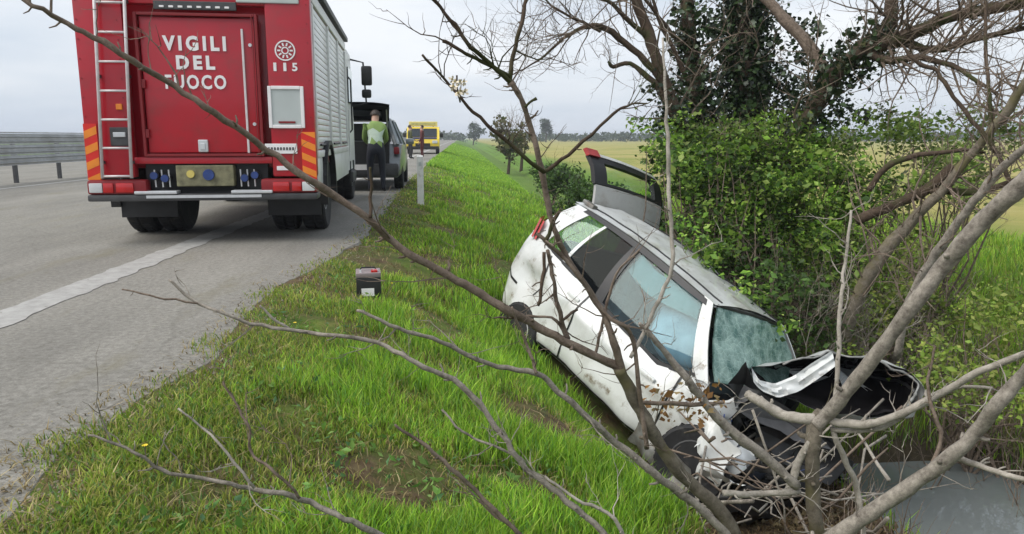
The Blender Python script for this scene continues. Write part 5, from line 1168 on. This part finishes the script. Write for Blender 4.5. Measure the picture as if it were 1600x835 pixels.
# ------------------------------------------------------------------ grass
def in_car(x, y, m=0.0):
    dx, dy = x - _cx, y - _cy; lx = dx * _hd[0] + dy * _hd[1]; ly = -dx * _hd[1] + dy * _hd[0]
    return (lx > -.05 - m) & (lx < 3.2 + m) & (ly > -.72 - m) & (ly < .75 + m)
def grass_patch(name, x, y, h, wd, cols, seed, lean=.45, mt=None):
    g = np.random.default_rng(seed); n = len(x); z = terrain(x, y)
    a = g.uniform(0, 2 * np.pi, n); dirx, diry = np.cos(a), np.sin(a); le = h * lean * g.uniform(.1, 1.5, n); b = g.uniform(0, 2 * np.pi, n); sx, sy = np.cos(b) * wd * .5, np.sin(b) * wd * .5
    P0 = np.stack([x, y, z - .01], -1); T = np.stack([x + dirx * le, y + diry * le, z + h], -1); Mi = np.stack([x + dirx * le * .35, y + diry * le * .35, z + h * .6], -1); S = np.stack([sx, sy, 0 * sx], -1)
    V = np.stack([P0 - S, P0 + S, Mi + S * .8, Mi - S * .8, T], 1).reshape(-1, 3); k = np.arange(n)[:, None] * 5
    F = np.concatenate([k + [0, 1, 2], k + [0, 2, 3], k + [3, 2, 4]], 0)
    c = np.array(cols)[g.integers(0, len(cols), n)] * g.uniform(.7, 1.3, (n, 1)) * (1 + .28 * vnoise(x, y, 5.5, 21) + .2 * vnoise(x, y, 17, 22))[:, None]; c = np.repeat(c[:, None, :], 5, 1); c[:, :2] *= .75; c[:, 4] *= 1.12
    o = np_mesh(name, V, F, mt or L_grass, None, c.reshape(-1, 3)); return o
g = np.random.default_rng(77)
def edge_arr(y):
    yy = np.linspace(0, 120, 2400); e = np.array([edge_x(v) for v in yy]); return np.interp(y, yy, e)
def scatter(n, y0, y1, x0f, x1, pw=1.0):
    u = g.uniform(0, 1, n); y = 1 / (1 / y0 + u * (1 / y1 - 1 / y0)); x = edge_arr(y) + x0f + g.uniform(0, 1, n) ** pw * (x1 - x0f - edge_arr(y)); return x, y
def bare_mask(x, y): return -1.3 * bare_amt(x, y) + vnoise(x, y, 2.6, 6) * .6 + vnoise(x, y, 6.0, 7) * .4
LUSH = [(.22, .42, .035), (.28, .50, .045), (.35, .56, .055), (.16, .31, .035), (.42, .57, .10), (.19, .37, .08)]
MIX = [(.22, .33, .04), (.29, .39, .055), (.38, .40, .09), (.16, .24, .035), (.44, .41, .14), (.15, .27, .08)]
STRAW = [(.32, .26, .13), (.26, .20, .10), (.22, .17, .08), (.38, .32, .18)]
x, y = scatter(360000, 1.35, 34, -.16, 3.3)
bm_ = bare_mask(x, y); ex = x - edge_arr(y)
keep = ~in_car(x, y) & (bm_ > -.20 - .15 * g.uniform(-1, 1, len(x))) & (terrain(x, y) > WATER_Z + .02) & ((ex > .18) | (g.uniform(0, 1, len(x)) < .25 + ex * 2.2 + .5 * vnoise(x, y, 7, 15)))
x, y, bm_, ex = x[keep], y[keep], bm_[keep], ex[keep]
lush = smooth(-.2, .35, bm_ + .25 * smooth(.8, 1.8, ex)) * smooth(.1, 1.1, ex)
sel = g.uniform(0, 1, len(x)) < lush
sc = np.clip(y / 4.5, 1, 4)
h1 = (.045 + .085 * lush) * g.uniform(.5, 1.3, len(x))
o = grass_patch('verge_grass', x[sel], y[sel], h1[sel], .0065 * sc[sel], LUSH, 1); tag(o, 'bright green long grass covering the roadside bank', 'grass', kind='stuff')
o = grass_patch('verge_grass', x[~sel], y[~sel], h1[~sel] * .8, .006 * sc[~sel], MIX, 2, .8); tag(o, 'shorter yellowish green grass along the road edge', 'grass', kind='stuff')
x, y = scatter(30000, 1.35, 20, -.2, 3.2); k = ~in_car(x, y) & ((bare_mask(x, y) < .05) | (x - edge_arr(y) < .3)); x, y = x[k], y[k]
o = grass_patch('dry_grass', x, y, .035 * g.uniform(.3, 1.3, len(x)), .006 * np.clip(y / 5, 1, 3), STRAW, 3, 2.2, L_dry); tag(o, 'dry straw and dead grass lying in the bare patches', 'grass', kind='stuff')
# broad-leaved weeds
x, y = scatter(9000, 1.35, 14, .05, 2.6); k = (vnoise(x, y, 3.3, 12) > .12) & ~in_car(x, y); x, y = x[k], y[k]
o = leaves('weed', np.stack([x, y, terrain(x, y) + g.uniform(.005, .05, len(x))], -1), .036, [(.12, .26, .05), (.16, .31, .06), (.20, .34, .08), (.10, .21, .08)], None, L_leaf, 8, -.35, aspect=.42); tag(o, 'low broad-leaved weeds scattered through the verge grass', 'weeds')
# far verge and opposite bank
u = g.uniform(0, 1, 60000); y = 1 / (1 / 30 + u * (1 / 140 - 1 / 30)); x = -1.35 + g.uniform(0, 1, 60000) * 4.2
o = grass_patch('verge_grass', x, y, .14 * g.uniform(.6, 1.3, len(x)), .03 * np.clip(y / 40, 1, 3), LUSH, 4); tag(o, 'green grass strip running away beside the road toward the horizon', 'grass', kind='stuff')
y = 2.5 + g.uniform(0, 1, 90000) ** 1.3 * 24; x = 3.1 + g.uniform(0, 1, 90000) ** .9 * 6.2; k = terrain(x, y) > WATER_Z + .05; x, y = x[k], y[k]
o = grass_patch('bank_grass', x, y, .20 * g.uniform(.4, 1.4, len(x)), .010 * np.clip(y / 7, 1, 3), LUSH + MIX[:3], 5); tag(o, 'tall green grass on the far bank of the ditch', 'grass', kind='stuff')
# small yellow flowers in the verge
for k, (fx, fy) in enumerate([(-1.12, 2.55), (-1.0, 4.4), (-.6, 6.3)]):
    fl = empty('yellow_flower', (fx, fy, tz(fx, fy)), label='small yellow flower in the short verge grass', cat='flower', group='yellow flowers in the verge'); MB().tube([(0, 0, -.01), (.004, .002, .07)], .002, 4).build('stalk', B_olive, fl)
    q = MB()
    for j in range(9): a = j * .7; q.add([(.004, .002, .07), (.004 + .009 * math.cos(a - .3), .002 + .009 * math.sin(a - .3), .076), (.004 + .012 * math.cos(a), .002 + .012 * math.sin(a), .074), (.004 + .009 * math.cos(a + .3), .002 + .009 * math.sin(a + .3), .076)], [(0, 1, 2, 3)])
    q.build('petals', bpy.data.materials.get('yellow_petals') or mat('yellow_petals', (.75, .55, .02), .6, .1), fl, fix=False)['kind'] = 'stuff'
# soil clods and gravel along the broken road edge
n = 5200; y = 1 / (1 / 1.5 + g.uniform(0, 1, n) * (1 / 24 - 1 / 1.5)); x = edge_arr(y) + g.normal(.12, .10, n); s_ = .0035 * g.uniform(.4, 2.2, n) ** 1.3 * np.clip(y / 6, 1, 2)
zz = np.where(x < edge_arr(y) - .02, .001, terrain(x, y)); C = np.stack([x, y, zz], -1); oc = np.array([[1, 0, 0], [-1, 0, 0], [0, 1, 0], [0, -1, 0], [0, 0, .8], [0, 0, -.4]])
V = (C[:, None, :] + oc[None] * s_[:, None, None] * g.uniform(.5, 1.4, (n, 6, 1))).reshape(-1, 3); tri = np.array([[0, 2, 4], [2, 1, 4], [1, 3, 4], [3, 0, 4], [2, 0, 5], [1, 2, 5], [3, 1, 5], [0, 3, 5]])
F = (np.arange(n)[:, None, None] * 6 + tri[None]).reshape(-1, 3); cl = np.array([(.30, .24, .16), (.36, .31, .23), (.22, .16, .11), (.40, .37, .31)])[g.integers(0, 4, n)] * g.uniform(.7, 1.2, (n, 1))
o = np_mesh('soil_clods', V, F, L_dry, None, np.repeat(cl, 6, 0)); tag(o, 'crumbly brown soil and gravel along the broken asphalt edge', 'soil', kind='stuff')
# scraps of litter and leaves on the asphalt
n = 1300; y = 1 / (1 / 2 + g.uniform(0, 1, n) * (1 / 22 - 1 / 2)); x = edge_arr(y) - np.abs(g.normal(0, 1, n)) * (.25 + 2.2 * (g.uniform(0, 1, n) < .35)); k = x > -6; x, y = x[k], y[k]
V0 = np.stack([x, y, .006 + g.uniform(0, .004, len(x))], -1)
o = leaves('road_litter', V0, .017, [(.16, .14, .085), (.22, .20, .13), (.11, .095, .07), (.14, .15, .08)], None, L_dry, 10, 0, aspect=.3, fold=.05)
me = o.data; co = np.empty(len(me.vertices) * 3, np.float32); me.vertices.foreach_get('co', co); co = co.reshape(-1, 4, 3); co[:, :, 2] = co[:, :1, 2] + (co[:, :, 2] - co[:, :1, 2]) * .12; co[:, :, 2] = np.maximum(co[:, :, 2], .006); me.vertices.foreach_set('co', co.ravel()); me.update()
tag(o, 'crumbs of dry grass and soil scattered on the asphalt', 'litter')

# ------------------------------------------------------------------ distant hedges and trees
def far_tree(name, label, x, y, h, wd, cols, seed, dense=1, group=None, cat='tree', bare=False):
    g2 = np.random.default_rng(seed); z = tz(x, y); t = empty(name, (x, y, z), label=label, cat=cat, group=group)
    mb = MB(); r6 = random.Random(seed); P = [Vector((0, 0, -.1)), Vector((wd * .03, 0, h * .25)), Vector((0, wd * .03, h * .5)), Vector((0, 0, h * .8))]; rr = [h * .03, h * .024, h * .016, h * .006]
    mb.tube(P, rr, 6); 
    q = MB(); twigs_on(mb if not bare else q, P, rr, 14 if not bare else 26, h * .4, r6, 1 if not bare else 2, 3, .5, .3)
    mb.build('trunk', B_dark, t, fix=False)
    if bare: o = q.build('twigs', B_brown, t, fix=False); o['kind'] = 'stuff'
    if dense > 0:
        bl_ = [(g2.normal(0, wd * .22), g2.normal(0, wd * .2), h * g2.uniform(.35, .85)) for _ in range(9)]
        C = blob_points(g2, bl_, [(wd * .26, wd * .24, h * .17)] * 9, int(900 * dense), 14, wd * .06)
        leaves('crown', C[C[:, 2] > .1], max(.06, h * .055), cols, t, L_leaf, seed, 0, aspect=.9)
    return t
FAR = [(.05, .075, .03), (.07, .10, .04), (.04, .06, .03)]
far_tree('roadside_bush', 'brown-green half-bare bush by the ditch beyond the grass bank', 3.3, 52, 3.9, 3.2, [(.11, .11, .04), (.08, .10, .03), (.14, .12, .06)], 71, 1.0, cat='bush', bare=True)
far_tree('roadside_bush', 'taller twiggy bush just behind the half-bare ditch bush', 4.6, 57, 4.4, 2.8, [(.13, .11, .05), (.10, .10, .04)], 72, .4, cat='bush', bare=True)
for k, (x, y, h, w_) in enumerate([(3.4, 21, 1.0, 1.4), (3.5, 17.5, .95, 1.3), (3.6, 25, 1.1, 1.6), (3.9, 14.2, 1.0, 1.2), (3.6, 29, 1.2, 1.6)]):
    far_tree('ditch_bush', 'low dark green bush growing in the ditch beyond the bank', x, y, h * 1.5, w_, DKGR + [(.07, .12, .02)], 80 + k, 2.0, group='low bushes along the ditch', cat='bush')
far_tree('distant_tree', 'round hazy tree standing alone at the end of the road', 4.5, 260, 8.0, 6, FAR, 90, 1.6)
far_tree('distant_tree', 'hazy pointed tree on the horizon beyond the field', 33, 290, 9.5, 6, FAR, 91, 1.6)
def far_wood(name, label, x0, x1, y0, y1, n, h, seed):
    g2 = np.random.default_rng(seed); m = int(n / 16); xs = g2.uniform(x0, x1, m); yy = g2.uniform(y0, y1, m); hh = h * (.55 + .45 * vnoise(xs, yy * 0, .11, seed) + .15 * vnoise(xs, yy * 0, .5, seed + 1))
    C = np.repeat(np.stack([xs, yy, terrain(xs, yy) + np.maximum(.3, hh) * g2.uniform(.1, 1, m) ** .7], -1), 16, 0) + g2.normal(size=(m * 16, 3)) * np.array([.9, .9, .5])
    o = leaves(name, C, .9, FAR, None, L_leaf, seed, 0, aspect=.9); tag(o, label, 'wood')
far_wood('distant_wood', 'hazy wood along the horizon beyond the field', 26, 420, 330, 380, 26000, 6.5, 201)
for k in range(4):
    x = -31 - k * 5.5 + rnd.uniform(-2, 2); far_tree('bare_roadside_tree', 'faint leafless tree beyond the guardrail', x, 52 + k * 2 + rnd.uniform(-5, 5), rnd.uniform(3.6, 5.2), 4, FAR, 140 + k, .12, 'bare trees beyond the guardrail', bare=True)
far_wood('distant_wood', 'hazy wood at the far end of the carriageway', -120, 2, 330, 370, 9000, 5.0, 202)
# ------------------------------------------------------------------ people
SKIN = mat('skin', (.42, .25, .18), .55, .08)
def person(loc, rz, joints, cloth, label, hair=(.03, .02, .015)):
    """joints: name -> (x, y, z) with +y the way the person faces; cloth: bone part -> material; body is one skinned mesh"""
    t = empty('person', loc, rz, label=label, cat='person')
    J = joints; names = []; co = []; rad = []; edges = []; part = []
    def v(n, p, r): names.append(n); co.append(Vector(p)); rad.append(r); return len(co) - 1
    def e(a, b, pt): edges.append((a, b)); part.append(pt)
    pel = v('pel', J['pelvis'], .135); bel = v('bel', J['belly'], .135); ch = v('ch', J['chest'], .15); nk = v('nk', J['neck'], .062); hd0 = v('h0', J['head0'], .078); hd1 = v('h1', J['head1'], .092); hd2 = v('h2', J['head2'], .066)
    e(pel, bel, 'jacket'); e(bel, ch, 'jacket'); e(ch, nk, 'jacket'); e(nk, hd0, 'skin'); e(hd0, hd1, 'skin'); e(hd1, hd2, 'skin')
    fdir = Vector(J['face']).normalized(); ns = v('nose', co[hd0].lerp(co[hd1], .55) + fdir * .105, .016); e(hd0, ns, 'skin')
    for s in ('L', 'R'):
        sh = v('sh', J['sh' + s], .075); el = v('el', J['el' + s], .052); wr = v('wr', J['wr' + s], .034); hn = v('hn', J['hn' + s], .036)
        e(ch, sh, 'jacket'); e(sh, el, 'jacket'); e(el, wr, 'jacket'); e(wr, hn, 'skin')
        d = (co[hn] - co[wr]).normalized(); side_ = d.cross(fdir); side_ = side_.normalized() if side_.length > .1 else Vector((1, 0, 0))
        for k, (o, l) in enumerate(((-.030, .060), (-.010, .078), (.010, .074), (.030, .055))):
            f1 = v('f', co[hn] + side_ * o + d * (.035 + l * .45), .0095); f2 = v('f', co[hn] + side_ * o * 1.05 + d * (.035 + l) + fdir * .018, .008); e(hn, f1, 'skin'); e(f1, f2, 'skin')
        f1 = v('f', co[wr].lerp(co[hn], .5) + side_ * -.048 + d * .03, .0105); f2 = v('f', co[wr].lerp(co[hn], .5) + side_ * -.06 + d * .065, .009); e(hn, f1, 'skin'); e(f1, f2, 'skin')
        hp = v('hp', J['hip' + s], .105); kn = v('kn', J['kn' + s], .068); an = v('an', J['an' + s], .048); to = v('to', J['to' + s], .040)
        e(pel, hp, 'trousers'); e(hp, kn, 'trousers'); e(kn, an, 'trousers'); e(an, to, 'boots')
    me = bpy.data.meshes.new('body'); me.from_pydata(co, edges, []); o = bpy.data.objects.new('body', me); COL.objects.link(o)
    m = o.modifiers.new('skin', 'SKIN'); m.use_smooth_shade = True
    for i, sv in enumerate(me.skin_vertices[0].data): sv.radius = (rad[i], rad[i] * (.72 if names[i] in ('bel', 'ch', 'pel') else 1)); sv.use_root = (i == 0)
    o.modifiers.new('sub', 'SUBSURF').levels = 1
    bpy.context.view_layer.update(); ev = bpy.data.meshes.new_from_object(o.evaluated_get(bpy.context.evaluated_depsgraph_get())); o.modifiers.clear(); o.data = ev; ev.name = 'body'
    ev.materials.clear(); order = ['jacket', 'trousers', 'boots', 'skin', 'band']; [ev.materials.append(cloth.get(k, SKIN)) for k in order]
    for p in ev.polygons:
        c = p.center; best = 9; bi = 0
        for (a, b_), pt in zip(edges, part):
            A_, B_ = co[a], co[b_]; u = max(0, min(1, (c - A_).dot(B_ - A_) / max(1e-9, (B_ - A_).length_squared))); dd = (c - A_.lerp(B_, u)).length - (rad[a] * (1 - u) + rad[b_] * u)
            if dd < best: best = dd; bi = order.index(pt); uu = u; ab = (a, b_)
        if bi == 0 and 'band' in cloth and ((ab == (pel, bel) and uu > .45) or (ab == (bel, ch) and .35 < uu < .8)): bi = 4
        if bi in (0, 4) and ab == (pel, bel) and uu < .2: bi = 1
        p.material_index = bi; p.use_smooth = True
    o.parent = t
    hb = MB(); c = co[hd1]; upv = (co[hd2] - co[hd0]).normalized(); rt2 = upv.cross(fdir).normalized(); fd2 = rt2.cross(upv)
    def hp_(a, b_): th = a * 2 * math.pi; ph = b_ * R(105); r_ = .108; return c + (rt2 * math.cos(th) * math.sin(ph) + -fd2 * math.sin(th) * math.sin(ph)) * r_ * (1.0) + upv * (math.cos(ph) * .115 + .01) + (fd2 * -.012)
    hb.v = []; N_, M_ = 16, 7
    hb.grid(lambda a, b_: hp_(a, b_ * (1 if math.sin(a * 2 * math.pi) > -.3 else .55)), N_, M_); hb.build('hair', mat('hair', hair, .6, .2), t, smooth=True, fix=False)
    for s in (-1, 1): MB().lathe([(.004, -.004), (.010, 0), (.004, .004)], co[hd0].lerp(co[hd1], .85) + fd2 * .088 + rt2 * .032 * s, 'z', 8).build('eye', M_black, t)
    return t
STAND = dict(pelvis=(0, 0, .95), belly=(0, .01, 1.12), chest=(0, 0, 1.34), neck=(0, 0, 1.50), head0=(0, .015, 1.56), head1=(0, .015, 1.66), head2=(0, .0, 1.72), face=(0, 1, 0),
    shL=(-.19, 0, 1.42), elL=(-.25, -.02, 1.13), wrL=(-.24, .10, .90), hnL=(-.235, .13, .83), shR=(.19, 0, 1.42), elR=(.25, -.02, 1.13), wrR=(.21, .16, 1.0), hnR=(.18, .22, .97),
    hipL=(-.10, 0, .88), knL=(-.12, .02, .48), anL=(-.13, -.02, .09), toL=(-.15, .13, .045), hipR=(.10, 0, .88), knR=(.12, .03, .48), anR=(.13, 0, .09), toR=(.16, .15, .045))
BEND = dict(STAND, pelvis=(0, -.03, .92), belly=(0, .06, 1.08), chest=(0, .14, 1.27), neck=(0, .22, 1.41), head0=(.01, .26, 1.46), head1=(.02, .31, 1.55), head2=(.02, .33, 1.61), face=(.25, .85, -.45),
    shL=(-.18, .17, 1.33), elL=(-.22, .30, 1.08), wrL=(-.15, .50, 1.0), hnL=(-.13, .57, .98), shR=(.18, .17, 1.33), elR=(.23, .27, 1.07), wrR=(.16, .46, .97), hnR=(.14, .53, .95), hipL=(-.10, -.04, .86), hipR=(.10, -.04, .86), knL=(-.13, .05, .47), knR=(.12, .02, .47))
C_hv = mat('hi_vis_lime_cloth', (.20, .30, .08), .7, .12); C_band = mat('pale_reflective_band', (.42, .52, .42), .4, .1); C_navy = mat('navy_trousers', (.014, .016, .026), .8, .2); C_boot = mat('black_boots', (.01, .01, .01), .6, .2)
C_olive = mat('olive_jacket', (.07, .075, .03), .8, .25); C_maroon = mat('maroon_jacket', (.11, .022, .02), .75, .2); C_dk = mat('dark_trousers', (.02, .02, .022), .8, .2)
person((-1.70, 15.40, 0), R(8), BEND, dict(jacket=C_hv, band=C_band, trousers=C_navy, boots=C_boot), 'person in lime hi-vis jacket leaning over the open car boot')
person((-2.62, 40.0, 0), R(-70), STAND, dict(jacket=C_olive, trousers=C_dk, boots=C_boot), 'person in dark olive jacket standing before the yellow van')
person((-2.02, 40.6, 0), R(80), STAND, dict(jacket=C_maroon, trousers=C_maroon, boots=C_boot), 'person in dark red work clothes standing before the yellow van')

# ------------------------------------------------------------------ haze
m = bpy.data.materials.new('haze'); m.use_nodes = True; n = m.node_tree.nodes; l = m.node_tree.links; n.remove(n['Principled BSDF'])
pv = n.new('ShaderNodeVolumePrincipled'); pv.inputs['Color'].default_value = (.86, .91, 1, 1); pv.inputs['Density'].default_value = .0007; pv.inputs['Anisotropy'].default_value = .1
l.new(pv.outputs[0], n['Material Output'].inputs['Volume'])
hz = MB().box((0, 2400, 5.2), (8200, 5300, 17)).build('haze', m); tag(hz, 'thin pale haze hanging over the whole plain', 'haze', kind='stuff')
